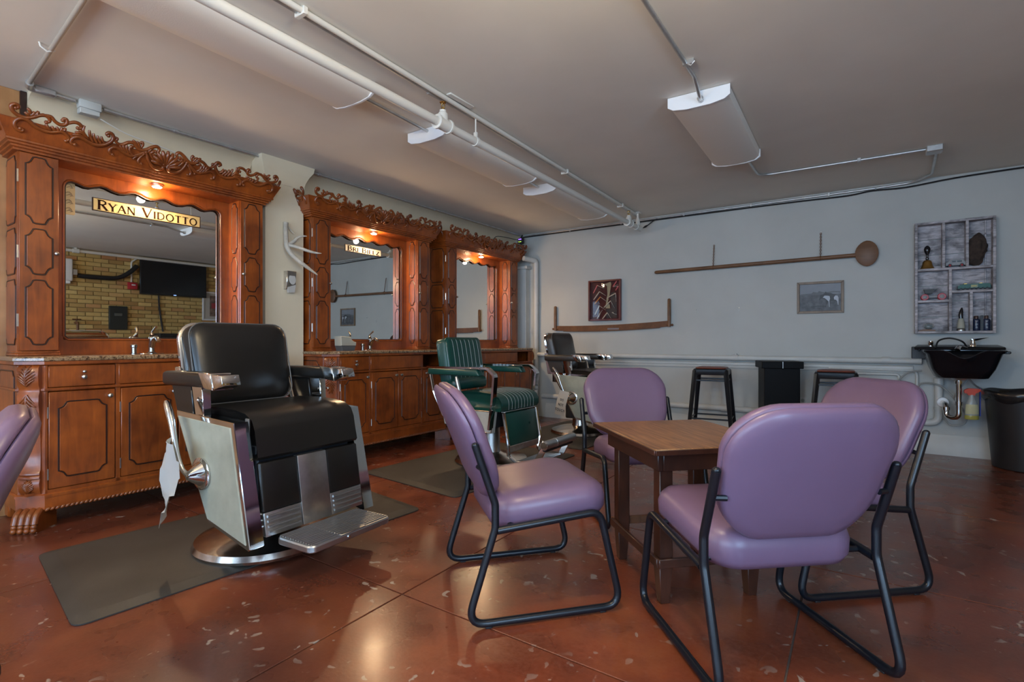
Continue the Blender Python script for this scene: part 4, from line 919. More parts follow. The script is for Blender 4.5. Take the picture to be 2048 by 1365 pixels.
    for s in (1, -1):
        ap = MB().box(s*0.315-0.045, s*0.315+0.045, -0.255, 0.135, 0.800, 0.865, 0.018, 3).build('armrest_pad', vin, t, ang=50)
        ac = MB().hexa([(s*0.315-0.047, 0.105, 0.80), (s*0.315+0.047, 0.105, 0.80), (s*0.315+0.047, 0.175, 0.792), (s*0.315-0.047, 0.175, 0.792), (s*0.315-0.047, 0.06, 0.868), (s*0.315+0.047, 0.06, 0.868), (s*0.315+0.047, 0.155, 0.864), (s*0.315-0.047, 0.155, 0.864)], 0.004, 2)
        ac.hexa([(s*0.315-0.044, 0.165, 0.792), (s*0.315+0.044, 0.165, 0.792), (s*0.315+0.040, 0.240, 0.815), (s*0.315-0.040, 0.240, 0.815), (s*0.315-0.044, 0.15, 0.862), (s*0.315+0.044, 0.15, 0.862), (s*0.315+0.040, 0.225, 0.858), (s*0.315-0.040, 0.225, 0.858)], 0.003, 2).build('arm_tip', CHROME, t)
        MB().hexa([(s*0.31-0.018, -0.02, 0.665), (s*0.31+0.018, -0.02, 0.665), (s*0.31+0.018, 0.045, 0.662), (s*0.31-0.018, 0.045, 0.662), (s*0.31-0.02, -0.05, 0.803), (s*0.31+0.02, -0.05, 0.803), (s*0.31+0.02, 0.035, 0.803), (s*0.31-0.02, 0.035, 0.803)], 0.003).build('arm_post', CHROME, t)
        MB().hexa([(s*0.31-0.012, -0.19, 0.68), (s*0.31+0.012, -0.19, 0.68), (s*0.31+0.012, -0.05, 0.672), (s*0.31-0.012, -0.05, 0.672), (s*0.31-0.012, -0.24, 0.803), (s*0.31+0.012, -0.24, 0.803), (s*0.31+0.012, -0.07, 0.803), (s*0.31-0.012, -0.07, 0.803)], 0.003).build('arm_web', BLKVIN, t)
        MB().tube([(s*0.29, 0.02, 0.745), (s*0.345, 0.035, 0.745)], 0.006, 8).ball((s*0.345, 0.035, 0.745), 0.008).build('arm_bolt', CHROME, t)
        MB().hexa([(s*0.275-0.01, -0.25, 0.66), (s*0.275+0.01, -0.25, 0.66), (s*0.275+0.01, -0.17, 0.66), (s*0.275-0.01, -0.17, 0.66), (s*0.275-0.01, -0.29, 0.88), (s*0.275+0.01, -0.29, 0.88), (s*0.275+0.01, -0.25, 0.88), (s*0.275-0.01, -0.25, 0.88)], 0.003).build('back_bracket', CHROME, t)
    hb = MB().lathe([(0.068, 0.0), (0.070, 0.010), (0.060, 0.016), (0.052, 0.016), (0.020, 0.060), (0.016, 0.064), (0, 0.066)], 28, M=T(0.338, 0.055, 0.425, ry=PI/2)).build('lever_hub', CHROME, t)
    MB().tube(catmull([(0.392, 0.055, 0.425), (0.405, 0.02, 0.455), (0.41, -0.02, 0.54), (0.405, -0.07, 0.66), (0.40, -0.125, 0.735)], 4), [0.016, 0.014, 0.011, 0.010, 0.010, 0.010, 0.010, 0.010, 0.011, 0.012, 0.013, 0.014, 0.0155, 0.0165, 0.016, 0.014, 0.009], 12).build('lever', CHROME, hb)
    return t
B1, A1 = (-2.48, 1.43, 0.0), math.radians(3.5)-PI/2
bc = make_barber(BLKVIN); bc.location = B1; bc.rotation_euler.z = A1
bc['label'] = 'black vinyl and chrome barber chair nearest the camera'
b3 = dup(bc, 'dark brown vinyl barber chair by the end wall with a written tag', (-2.60, 5.05, 0.0), math.radians(3)-PI/2)
for ch in b3.children:
    if ch.data and ch.data.materials[0] == BLKVIN:
        ch.data = ch.data.copy(); ch.data.materials[0] = BRNVIN
def sheet(name, rows, th, m, parent=None):
    # thin curved sheet: rows of points
    n = len(rows[0]); vs = []; fs = []
    for off in (0, 1):
        for r in rows:
            for p in r: vs.append((p[0]+off*th, p[1]+off*th*0.5, p[2]))
    m_ = len(rows)
    for i in range(m_-1):
        for k in range(n-1):
            a = i*n+k; fs.append((a, a+1, a+n+1, a+n)); b = m_*n+a; fs.append((b, b+n, b+n+1, b+1))
    for i in range(m_-1):
        for k in (0, n-1):
            a = i*n+k; b = m_*n+a; fs.append((a, a+n, b+n, b))
    for k in range(n-1):
        for i in (0, m_-1):
            a = i*n+k; b = m_*n+a; fs.append((a, a+1, b+1, b))
    return MB().add(vs, fs).build(name, m, parent, ang=60)
def chair_to_world(loc, rz, p): return tuple(Matrix.Rotation(rz, 4, 'Z') @ Vector(p)+Vector(loc))
def paper_tag(loc, rz, rows, label, text=None):
    o = thing('paper_tag', label, 'tag', loc, rz)
    sheet('sheet', rows, 0.0012, PAPER, o)
    return o
# torn paper on the nearest chair's lever
rows = []
for i in range(11):
    s = i/10; z = 0.585-0.36*s; wv = 0.018*math.sin(s*7)
    wd = 0.022+0.055*min(1, s*2.2)*(1-0.75*max(0, s-0.55)/0.45)
    yc = -0.005-0.075*s
    rows.append([(0.424+0.018*math.sin(s*5+k)+0.012*k, yc+wd*(k-1)*0.8+wv*0.4, z+0.010*(k-1)*(1 if i % 2 else -0.6)) for k in range(4)])
paper_tag(B1, A1, rows, 'torn white paper hanging from the lever of the nearest barber chair')
# written tag on the far chair's lever
rows = []
for i in range(9):
    s = i/8; z = 0.50-0.24*s; rows.append([(0.425+0.020*math.sin(s*PI*0.9)+0.03*s, 0.02-0.045*s+(k-1)*(0.054-0.006*abs(s-0.4)), z-0.010*(k-1)) for k in range(3)])
tg = paper_tag(b3.location, b3.rotation_euler.z, rows, 'white tag lettered DO NOT TOUCH on the far chair lever')
def tag_text(txt, s, h):
    q, wd = lettering(txt, h, wt=0.16, serif=False, gap=0.14)
    z = 0.50-0.24*s; x = 0.425+0.020*math.sin(s*PI*0.9)+0.03*s+0.0035; yc = 0.02-0.045*s
    for ltr in q:
        text_mesh([[(a-wd/2, b-h/2) for a, b in qq] for qq in ltr], lambda a, b, d: (x-b*0.12+d, yc+a+b*0.18, z+b-a*0.2)).build('letter', INK, tg, smooth=False)
tag_text('DO', 0.36, 0.022); tag_text('NOT', 0.56, 0.024); tag_text('TOUCH', 0.78, 0.026)
# ------------------------------------------------------------------ green barber chair
G2, AG = (-2.59, 3.44, 0.0), math.radians(1)-PI/2
g = thing('barber_chair', 'green vinyl barber chair with pale piping and chrome arms', 'barber chair', G2, AG)
MB().lathe([(0.30, 0.019), (0.305, 0.03), (0.29, 0.05), (0.2, 0.07), (0.10, 0.085), (0.075, 0.10)], 40).build('base', CHROMEW, g)
MB().lathe([(0.078, 0.09), (0.072, 0.12), (0.066, 0.36)], 24).build('column', STEEL, g)
SKIRT = plain('silver_skirt', (0.50, 0.50, 0.46), 0.45, 0.3, var=0.12, vs=8)
for s in (1, -1):
    sk = MB().prism([(-0.30, 0.465), (-0.27, 0.33), (0.10, 0.295), (0.20, 0.30), (0.225, 0.47)], lambda a, b, d: (s*d, a, b), 0.235, 0.282, 0.006).build('skirt', SKIRT, g, ang=30)
    MB().tube([(s*0.280, a, b) for a, b in inset([(-0.30, 0.465), (-0.27, 0.33), (0.10, 0.295), (0.20, 0.30), (0.225, 0.47)], 0.004)], 0.005, 6, closed=True).build('skirt_trim', CHROMEW, sk)
MB().box(-0.24, 0.24, -0.26, 0.20, 0.33, 0.47, 0.01).build('seat_frame', BLKPLA, g)
gs = [(-0.27, 0.468), (-0.27, 0.555), (-0.25, 0.585), (-0.10, 0.605), (0.08, 0.610), (0.20, 0.600), (0.265, 0.575), (0.290, 0.535), (0.290, 0.49), (0.275, 0.468)]
se = MB().rings(lateral(gs, 0.272, 0.03)).build('seat_cushion', GRNVIN, g, ang=50)
for k in range(9):
    x = -0.18+0.045*k
    MB().tube(catmull([(x, a, b) for a, b in ((0.01, 0.611), (0.10, 0.611), (0.205, 0.602), (0.268, 0.578), (0.2935, 0.537), (0.293, 0.475))], 3), 0.0013, 5).build('piping', PIPING, se)
M = T(0, -0.325, 0.835, rx=0.17); o = rrect(0.238, 0.195, 0.045, 5)
gb = MB().rings([[(a, d, b) for a, b in shrink(o, i)] for i, d in ((0.012, -0.055), (0, -0.045), (0, 0.045), (0.012, 0.06), (0.04, 0.068), (0.1, 0.071))], M=M).build('backrest', GRNVIN, g, ang=50)
for k in range(7):
    x = -0.165+0.055*k
    MB().tube(catmull([(x, -0.02, 0.197), (x, 0.03, 0.196), (x, 0.062, 0.175), (x, 0.072, 0.12), (x, 0.0735, 0.0), (x, 0.070, -0.15), (x, 0.055, -0.185)], 3), 0.0016, 5, M=M).build('piping', PIPING, gb)
MB().tube([(a, 0.047, b) for a, b in inset(o, 0.002)], 0.004, 6, closed=True, M=M).build('welt', plain('green_welt', (0.01, 0.08, 0.06), 0.4), gb)
MB().box(-0.225, 0.225, -0.30, -0.20, 0.60, 0.70, 0.035, 3).build('lumbar_roll', GRNVIN, g, ang=50)
for s in (1, -1):
    MB().hexa([(s*0.305-0.035, -0.40, 0.735), (s*0.305+0.035, -0.40, 0.735), (s*0.305+0.035, 0.13, 0.735), (s*0.305-0.035, 0.13, 0.735), (s*0.305-0.035, -0.40, 0.785), (s*0.305+0.035, -0.40, 0.785), (s*0.305+0.035, 0.10, 0.785), (s*0.305-0.035, 0.10, 0.785)], 0.012, 3).build('armrest_pad', GRNVIN, g, ang=50)
    b = MB(); pts = fillet([(s*0.305, -0.42, 0.792), (s*0.305, 0.19, 0.796), (s*0.305, 0.255, 0.745), (s*0.300, 0.235, 0.56), (s*0.29, 0.195, 0.33)], [0, 0.05, 0.04, 0.05, 0])
    b.bar(pts, 0.024, 0.009).build('arm_bar', CHROME, g, ang=30)
    MB().box(s*0.305-0.028, s*0.305+0.028, -0.02, 0.12, 0.787, 0.797, 0.003).build('arm_plate', CHROMEW, g)
    MB().tube(fillet([(s*0.305, -0.41, 0.785), (s*0.29, -0.38, 0.60), (s*0.27, -0.29, 0.40)], 0.05), 0.013, 8).build('rear_bar', CHROME, g)
    MB().tube(fillet([(s*0.235, 0.285, 0.455), (s*0.235, 0.325, 0.22), (s*0.215, 0.315, 0.13), (s*0.19, 0.37, 0.085), (s*0.18, 0.46, 0.09)], [0, 0.04, 0.03, 0.04, 0]), 0.014, 8).build('leg_bar', CHROME, g)
    MB().hexa([(s*0.19-0.008, 0.50, 0.075), (s*0.19+0.008, 0.50, 0.075), (s*0.19+0.008, 0.575, 0.105), (s*0.19-0.008, 0.575, 0.105), (s*0.19-0.008, 0.595, 0.23), (s*0.19+0.008, 0.595, 0.23), (s*0.19+0.008, 0.645, 0.235), (s*0.19-0.008, 0.645, 0.235)], 0.003).build('footrest_link', CHROME, g)
MB().hexa([(-0.225, 0.262, 0.455), (0.225, 0.262, 0.455), (0.225, 0.286, 0.455), (-0.225, 0.286, 0.455), (-0.225, 0.232, 0.462), (0.225, 0.232, 0.462), (0.225, 0.296, 0.467), (-0.225, 0.296, 0.467)], 0.003).build('seat_rail', CHROME, g)
lp_ = MB().hexa([(-0.222, 0.293, 0.205), (0.222, 0.293, 0.205), (0.222, 0.325, 0.205), (-0.222, 0.325, 0.205), (-0.222, 0.262, 0.450), (0.222, 0.262, 0.450), (0.222, 0.292, 0.450), (-0.222, 0.292, 0.450)], 0.008, 2).build('leg_panel', GRNVIN, g)
MB().lathe([(0.010, 0), (0.010, 0.003), (0, 0.004)], 10, M=T(-0.10, 0.309, 0.345, rx=-PI/2+0.12)).build('button', plain('dark_green_button', (0.003, 0.03, 0.024), 0.4), lp_)
MB().hexa([(-0.225, 0.300, 0.155), (0.225, 0.300, 0.155), (0.225, 0.326, 0.155), (-0.225, 0.326, 0.155), (-0.225, 0.294, 0.205), (0.225, 0.294, 0.205), (0.225, 0.326, 0.205), (-0.225, 0.326, 0.205)], 0.004).build('leg_plate', STEEL, g)
fp_ = MB().hexa([(-0.17, 0.37, 0.075), (0.17, 0.37, 0.075), (0.17, 0.56, 0.092), (-0.17, 0.56, 0.092), (-0.17, 0.37, 0.092), (0.17, 0.37, 0.092), (0.17, 0.56, 0.110), (-0.17, 0.56, 0.110)], 0.004).build('footplate', ALU, g)
for q in range(12):
    y = 0.38+0.0155*q; MB().tube([(-0.165, y, 0.0935+(y-0.37)*0.095), (0.165, y, 0.0935+(y-0.37)*0.095)], 0.004, 6).build('rib', ALU, fp_)
rl = MB().tube([(-0.23, 0.632, 0.245), (0.23, 0.632, 0.245)], 0.032, 16).build('footrest_roller', ALU, g)
MB().tube([(0.06, 0.632, 0.245), (0.07, 0.632, 0.245)], 0.0335, 16).tube([(0.225, 0.632, 0.245), (0.234, 0.632, 0.245)], [0.034, 0.026], 16).build('roller_ring', CHROME, rl)
MB().box(-0.21, 0.21, 0.605, 0.645, 0.195, 0.222, 0.008).build('rubber_pad', BLKPLA, rl)
MB().tube([(0.312, -0.02, 0.40), (0.325, -0.055, 0.52)], 0.008, 8).tube([(0.325, -0.055, 0.52), (0.327, -0.068, 0.58), (0.33, -0.098, 0.70), (0.33, -0.104, 0.725)], [0.010, 0.016, 0.015, 0.010], 10).build('lever', STEEL, g)
rows = []
for i in range(7):
    s = i/6; z = 0.465-0.17*s; rows.append([(0.335+0.012*math.sin(s*6+k), -0.035+0.03*s+(k-1)*0.036*(0.55+0.45*math.sin(1+s*2)), z+0.012*(k-1)*(-1)**i) for k in range(3)])
paper_tag(G2, AG, rows, 'crumpled white paper tied to the lever of the green barber chair')

# ------------------------------------------------------------------ mauve sled-base chairs
def make_purple():
    t = thing('side_chair', 'x', 'chair', (0, 0, 0), 0, 'mauve vinyl sled-base side chairs')
    for s in (1, -1):
        X_ = s*0.281
        p = fillet([(X_, -0.268, 0.640), (X_, -0.196, 0.430), (X_, -0.196, 0.345), (X_, -0.298, 0.016), (X_, 0.285, 0.016), (X_, 0.200, 0.373), (X_, -0.188, 0.336)], [0, 0.07, 0.09, 0.055, 0.055, 0.050, 0], 7)
        fr = MB().tube(p, 0.0138, 10).build('side_frame', BLKMET, t)
        MB().ball((X_, -0.268, 0.640), 0.0125, 0.0125, 0.010, 10, 6).build('tube_cap', BLKMET, fr)
        for y in (-0.22, 0.21): MB().box(X_-0.009, X_+0.009, y-0.012, y+0.012, 0.0, 0.007, 0.002).build('glide', BLKPLA, fr)
        MB().tube([(X_, -0.240, 0.555), (s*0.24, -0.250, 0.555)], 0.009, 8).build('back_bracket', BLKMET, t)
    for y, z in ((0.12, 0.362), (-0.13, 0.338)): MB().tube([(-0.281, y, z), (0.281, y, z)], 0.010, 8).build('cross_bar', BLKMET, t)
    o = rrect(0.255, 0.230, 0.105, 7)
    def seatw(x, y, z):
        x *= 1+0.14*y; k = max(0, y-0.08); zz = z+0.410+0.11*y-k*k*1.0
        zz += 0.010*math.cos(min(1, abs(x)/0.22)*PI)*(1 if z > 0.02 else 0)*-1*(1 if abs(x) < 0.22 else 0)*0.5
        return (x, y+0.035, zz)
    MB().rings([[(a, b, d) for a, b in shrink(o, i)] for i, d in ((0.05, -0.076), (0.014, -0.070), (0.002, -0.046), (0.0, -0.004), (0.008, 0.022), (0.028, 0.038), (0.06, 0.046), (0.10, 0.050), (0.17, 0.052))]).warp(seatw).build('seat', PURPLE, t, ang=60)
    ob = rrect(0.260, 0.207, 0.135, 8); M = T(0, -0.262, 0.620, rx=0.385)
    def bw_(x, y, z):
        x *= 1+0.48*z if z < 0.05 else 1.024-0.12*(z-0.05); z2 = z+(0.020*(1-(x/0.26)**2) if z > 0 else -0.012*(1-(x/0.24)**2))
        return (x, y+0.42*x*x-0.012, z2)
    bp_ = MB().rings([[(a, d, b) for a, b in shrink(ob, i)] for i, d in ((0.006, 0.000), (-0.001, 0.006), (0.0, 0.022), (0.008, 0.036), (0.028, 0.046), (0.07, 0.052), (0.14, 0.054))]).warp(bw_)
    bp_.warp(lambda x, y, z: M @ Vector((x, y, z))); bp_.build('back_pad', PURPLE, t, ang=60)
    bs_ = MB().rings([[(a, d, b) for a, b in shrink(ob, i)] for i, d in ((0.009, -0.001), (0.0, -0.006), (0.001, -0.014), (0.012, -0.024), (0.04, -0.030), (0.10, -0.033))]).warp(bw_)
    bs_.warp(lambda x, y, z: M @ Vector((x, y, z))); bs_.build('back_shell', PURPLE, t, ang=60)
    return t
def hd(x, y): return math.atan2(y, x)-PI/2
pc = make_purple()
pc.location = (-1.172, 1.797, 0); pc.rotation_euler.z = hd(0.652, 0.758); pc['label'] = 'mauve vinyl side chair left of the wooden table, seen in profile'
dup(pc, 'mauve vinyl side chair with its back to the camera, in front', (-0.330, 1.908, 0), hd(-0.67, 0.74))
dup(pc, 'mauve vinyl side chair right of the table, half hidden by the front chair', (-0.212, 2.658, 0), hd(-0.735, -0.678))
dup(pc, 'mauve vinyl side chair behind the wooden table, facing the camera', (-1.11, 2.915, 0), hd(0.67, -0.74))
dup(pc, 'mauve vinyl side chair cut off by the left edge of the picture', (-1.835, 0.046, 0), hd(-0.20, -0.98))

# ------------------------------------------------------------------ wooden side table
tb = thing('side_table', 'worn dark wooden table between the mauve chairs', 'table', (-0.676, 2.250, 0), -PI/4)
tp = MB().box(-0.325, 0.325, -0.275, 0.275, 0.595, 0.612, 0.004).build('table_top', TABTOP, tb)
for y0, y1, x0, x1 in ((-0.281, -0.275, -0.331, 0.331), (0.275, 0.281, -0.331, 0.331), (-0.275, 0.275, -0.331, -0.325), (-0.275, 0.275, 0.325, 0.331)):
    MB().box(x0, x1, y0, y1, 0.590, 0.610, 0.002).build('edge_band', TABLEG, tp)
lx, ly = 0.205, 0.185
for sx in (-1, 1):
    for sy in (-1, 1):
        MB().hexa([(sx*lx-0.018, sy*ly-0.018, 0), (sx*lx+0.018, sy*ly-0.018, 0), (sx*lx+0.018, sy*ly+0.018, 0), (sx*lx-0.018, sy*ly+0.018, 0), (sx*lx-0.027, sy*ly-0.027, 0.14), (sx*lx+0.027, sy*ly-0.027, 0.14), (sx*lx+0.027, sy*ly+0.027, 0.14), (sx*lx-0.027, sy*ly+0.027, 0.14)], 0.002).box(sx*lx-0.027, sx*lx+0.027, sy*ly-0.027, sy*ly+0.027, 0.138, 0.53, 0.003).build('leg', TABLEG, tb)
for s in (-1, 1):
    MB().box(-0.26, 0.26, s*0.222-0.011, s*0.222+0.011, 0.515, 0.595, 0.003).build('apron', TABLEG, tb)
    MB().box(s*0.25-0.011, s*0.25+0.011, -0.211, 0.211, 0.515, 0.595, 0.003).build('apron', TABLEG, tb)
    MB().box(-0.24, 0.24, s*(ly+0.036)-0.008, s*(ly+0.036)+0.008, 0.145, 0.180, 0.003).build('stretcher', TABLEG, tb)
    MB().box(s*(lx+0.036)-0.008, s*(lx+0.036)+0.008, -0.222, 0.222, 0.145, 0.180, 0.003).build('stretcher', WORNEDGE if s < 0 else TABLEG, tb)

# ------------------------------------------------------------------ bar stools and pedestal by the end wall
def make_stool():
    t = thing('bar_stool', 'x', 'stool', (0, 0, 0), 0, 'black metal bar stools with red-brown seats')
    H_ = 0.735
    MB().rings([[(a, b, z) for a, b in inset(rrect(0.162, 0.162, 0.035), i)] for i, z in ((0.004, H_-0.062), (0, H_-0.055), (0, H_-0.012), (0.006, H_-0.004), (0.03, H_-0.002))]).build('seat_pan', BLKMET, t, ang=35)
    MB().rings([[(a, b, z) for a, b in inset(rrect(0.145, 0.145, 0.05), i)] for i, z in ((0.006, H_-0.004), (0, H_+0.002), (0.004, H_+0.010), (0.04, H_+0.016))]).build('seat_pad', plain('red_brown_vinyl', (0.16, 0.035, 0.018), 0.4), t, ang=50)
    for sx in (-1, 1):
        for sy in (-1, 1):
            a = (sx*0.142, sy*0.142, H_-0.02); b = (sx*0.205, sy*0.205, 0.012)
            MB().tube([a, b], [0.026, 0.018], 6).build('leg', BLKMET, t, ang=30)
            MB().lathe([(0.020, 0), (0.020, 0.012), (0.014, 0.016)], 10, (sx*0.205, sy*0.205, 0.0)).build('foot_cap', BLKPLA, t)
    for s in (-1, 1):
        for z, k in ((0.245, 0.185), (0.62, 0.152)):
            MB().box(-k, k, s*k-0.006, s*k+0.006, z-0.008, z+0.008, 0.002).build('foot_rail', BLKMET, t); MB().box(s*k-0.006, s*k+0.006, -k, k, z-0.008, z+0.008, 0.002).build('foot_rail', BLKMET, t)
    return t
st = make_stool(); st.location = (-1.325, 5.44, 0); st.rotation_euler.z = 0.12; st['label'] = 'black metal bar stool left of the black pedestal'
dup(st, 'black metal bar stool right of the black pedestal, partly hidden', (-0.27, 5.48, 0), 0.05)
pd = thing('pedestal', 'tall black square pedestal standing between the two bar stools', 'pedestal', (-0.755, 5.66, 0), 0.33)
MB().box(-0.155, 0.155, -0.155, 0.155, 0.05, 0.75, 0.004).build('shaft', BLKSAT, pd)
MB().box(-0.18, 0.18, -0.18, 0.18, 0.745, 0.812, 0.005).build('cap', BLKSAT, pd)
MB().box(-0.175, 0.175, -0.175, 0.175, 0.0, 0.06, 0.005).build('plinth', BLKSAT, pd)
MB().box(0.0, 0.004, -0.1815, -0.179, 0.748, 0.81).build('seam', STEEL, pd)
# ------------------------------------------------------------------ things hung on the end wall
# razor display
rz = thing('razor_display', 'dark red framed shadow box of straight razors above the saw', 'picture', (-2.717, WB, 1.511))
REDW = wood('red_frame_wood', (0.06, 0.006, 0.006), (0.16, 0.016, 0.014), rough=0.35)
hw, hh = 0.215, 0.252
for x0, x1, z0, z1 in ((-hw, -hw+0.022, -hh, hh), (hw-0.022, hw, -hh, hh), (-hw+0.022, hw-0.022, -hh, -hh+0.022), (-hw+0.022, hw-0.022, hh-0.022, hh)):
    MB().box(x0, x1, -0.045, -0.001, z0, z1, 0.003).build('frame_rail', REDW, rz)
MB().box(-hw+0.01, hw-0.01, -0.012, -0.002, -hh+0.01, hh-0.01).build('backing', plain('maroon_felt', (0.055, 0.010, 0.010), 0.9), rz)
TAN = plain('strop_leather', (0.30, 0.25, 0.15), 0.6); BONEH = plain('razor_bone', (0.55, 0.45, 0.35), 0.4)
MB().prism([(-0.005, 0.20), (0.075, 0.225), (0.085, 0.20), (0.062, 0.06), (0.04, -0.02), (0.065, -0.06), (0.07, -0.10), (0.01, -0.10), (0.015, -0.03), (0.035, 0.08), (0.03, 0.175)], XZ, -0.013, -0.019).build('strop', TAN, rz)
MB().prism([(0.075, 0.085), (0.115, 0.10), (0.155, 0.06), (0.16, -0.22), (0.02, -0.22), (0.02, -0.11), (0.085, -0.10), (0.075, -0.03)], XZ, -0.0125, -0.017).build('black_cloth', BLKPLA, rz)
def razor(p, q, r, m1, m2):
    t_ = MB().tube([(p[0], -0.026, p[1]), ((p[0]+q[0])/2+0.004, -0.026, (p[1]+q[1])/2+0.004), (q[0], -0.026, q[1])], [0.005, 0.007, 0.006], 6).build('razor', m1, rz)
    MB().tube([(q[0], -0.027, q[1]), ((q[0]+r[0])/2, -0.027, (q[1]+r[1])/2)], 0.003, 5).tube([((q[0]+r[0])/2, -0.027, (q[1]+r[1])/2), (r[0], -0.027, r[1])], 0.0075, 4, flat=0.4).build('blade', m2, t_)
RB = plain('razor_blade', (0.62, 0.55, 0.48), 0.35, 0.3); PINK = plain('pink_handle', (0.62, 0.12, 0.13), 0.4); AMB = plain('amber_handle', (0.60, 0.20, 0.03), 0.4)
def q_(u, v): return (-0.215+(u-165)/(790-165)*0.43, 0.252-(v-215)/(1005-215)*0.504)
for a, b, c, m1 in (((255,460),(335,310),(470,385),PINK), ((262,590),(378,435),(500,520),BONEH), ((280,670),(395,540),(520,635),AMB), ((288,880),(375,710),(500,800),BONEH), ((520,575),(690,485),(700,650),BONEH), ((465,750),(595,625),(670,770),BONEH), ((330,960),(390,860),(440,790),BONEH), ((435,970),(530,850),(600,960),BONEH), ((715,240),(640,355),(735,320),PINK), ((690,430),(740,350),(650,360),PINK), ((620,850),(650,870),(710,890),BONEH)):
    razor(q_(*a), q_(*b), q_(*c), m1, RB)
MB().box(-hw+0.02, hw-0.02, -0.040, -0.038, -hh+0.02, hh-0.02).build('glass', PGLASS, rz)
# two-man saw
sw = thing('crosscut_saw', 'rusty two-man crosscut saw with upright wooden handles', 'saw', (-2.66, WB-0.02, 1.19))
def saw_top(x): return 0.035+0.018*((x)/0.75)**2+0.018*(x/0.75)-0.03
def saw_bot(x): return -0.052+0.022*(x/0.75)**2+0.016*(x/0.75)
top_ = [(x/20*0.75, saw_top(x/20*0.75)+0.012) for x in range(-20, 21)]; bot = []
n = 104
for k in range(n+1):
    x = 0.64-1.28*k/n; bot.append((x, saw_bot(x)))
    if k < n: xm = x-0.64/n; bot.append((xm, saw_bot(xm)-0.0125 if k % 1 == 0 else 0))
poly = top_+[(0.75, saw_bot(0.75)), (0.645, saw_bot(0.645))]+bot+[(-0.645, saw_bot(-0.645)), (-0.75, saw_bot(-0.75))]
vs = []; fs = []
# triangulated blade: strips between top and bottom, then separate teeth
bl = MB(); N = 40
for y in (-0.0025, 0.0025):
    for k in range(N+1):
        x = -0.75+1.5*k/N; bl.v += [(x, y, saw_top(x)+0.012), (x, y, saw_bot(x))]
o_ = 2*(N+1)
for k in range(N):
    a = 2*k; bl.f += [(a, a+1, a+3, a+2), (o_+a, o_+a+2, o_+a+3, o_+a+1), (a, a+2, o_+a+2, o_+a), (a+1, o_+a+1, o_+a+3, a+3)]
bl.f += [(0, o_, o_+1, 1), (2*N, 2*N+1, o_+2*N+1, o_+2*N)]
bo = bl.build('blade', RUST, sw, ang=30)
te = MB()
for k in range(n):
    x = -0.64+1.28*(k+0.5)/n; z = saw_bot(x)
    te.prism([(x-0.0055, z+0.002), (x+0.0055, z+0.002), (x, z-0.014)], XZ, -0.0015, 0.0015)
te.build('teeth', RUST, bo, smooth=False)
MB().box(-0.02, 0.13, -0.0035, -0.0026, -0.042, -0.022).build('maker_patch', plain('worn_grey_patch', (0.20, 0.18, 0.20), 0.6), bo)
for x, z0, z1 in ((-0.755, -0.045, 0.275), (0.745, -0.02, 0.305)):
    MB().tube([(x, -0.006, z0), (x, -0.006, z0+0.06), (x, -0.006, z0+0.14), (x, -0.006, z1-0.01), (x, -0.006, z1)], [0.016, 0.018, 0.019, 0.018, 0.010], 12).build('handle', PEELW, sw)
    MB().tube([(x-0.035, -0.006, z0+0.022), (x+0.035, -0.006, z0+0.022)], 0.007, 8).ball((x+(0.035 if x > 0 else -0.035), -0.006, z0+0.022), 0.013, 0.008, 0.015).build('clamp_bolt', RUST, sw)
# wooden peel on two chains
pe = thing('baker_peel', 'long wooden paddle hung on two chains, blade at right', 'paddle', (0, WB-0.05, 0))
MB().tube([(-2.075, 0, 1.803), (-2.06, 0, 1.804), (-1.2, 0, 1.812), (-0.13, 0, 1.820)], [0.012, 0.0195, 0.020, 0.019], 12).build('handle', PEELW, pe)
bld = []
for k in range(24):
    a = 2*PI*k/24; r = 0.118+0.012*math.cos(2*a)
    x = -0.045+0.092*math.cos(a)*(1 if math.cos(a) > 0 else 1.0); z = 1.828+0.120*math.sin(a)*(1-0.10*(math.cos(a) < 0)*abs(math.cos(a)))
    bld.append((x, z))
MB().rings([[(a, d, b) for a, b in inset(bld, i)] for i, d in ((0.006, 0.012), (0, 0.008), (0, -0.008), (0.006, -0.012))]).build('blade', PEELW, pe, ang=40)
for x, z0, z1, lab in ((-1.425, 1.79, 2.058, 'left chain holding up the wooden paddle'), (-0.418, 1.80, 2.075, 'right chain holding up the wooden paddle')):
    ct = thing('chain', lab, 'chain', (x, WB-0.05, z0), 0, 'hanging chains of the paddle')
    k0 = None; z = z0+0.03; i = 0
    ringp = [(0.0065*math.cos(2*PI*q/10), 0, 0.011*math.sin(2*PI*q/10)) for q in range(10)]
    while z < z1:
        if k0 is None: k0 = MB().tube(ringp, 0.0024, 5, closed=True).build('link', RUST, ct, loc=(0, 0.0, z-z0))
        else: inst(k0, ct, (0, 0.045*max(0, (z-z0-0.05))/(z1-z0), z-z0), (0, 0, PI/2 if i % 2 else 0))
        z += 0.0165; i += 1
    MB().tube([(0.0, 0.024*math.cos(q), 0.022+0.024*math.sin(q)) for q in [2*PI*k/14 for k in range(14)]], 0.003, 5, closed=True).build('loop', RUST, ct)
    MB().tube([(0, 0.05, z1-z0+0.005), (0, 0.035, z1-z0+0.005)], 0.004, 6).build('nail', STEEL, ct)
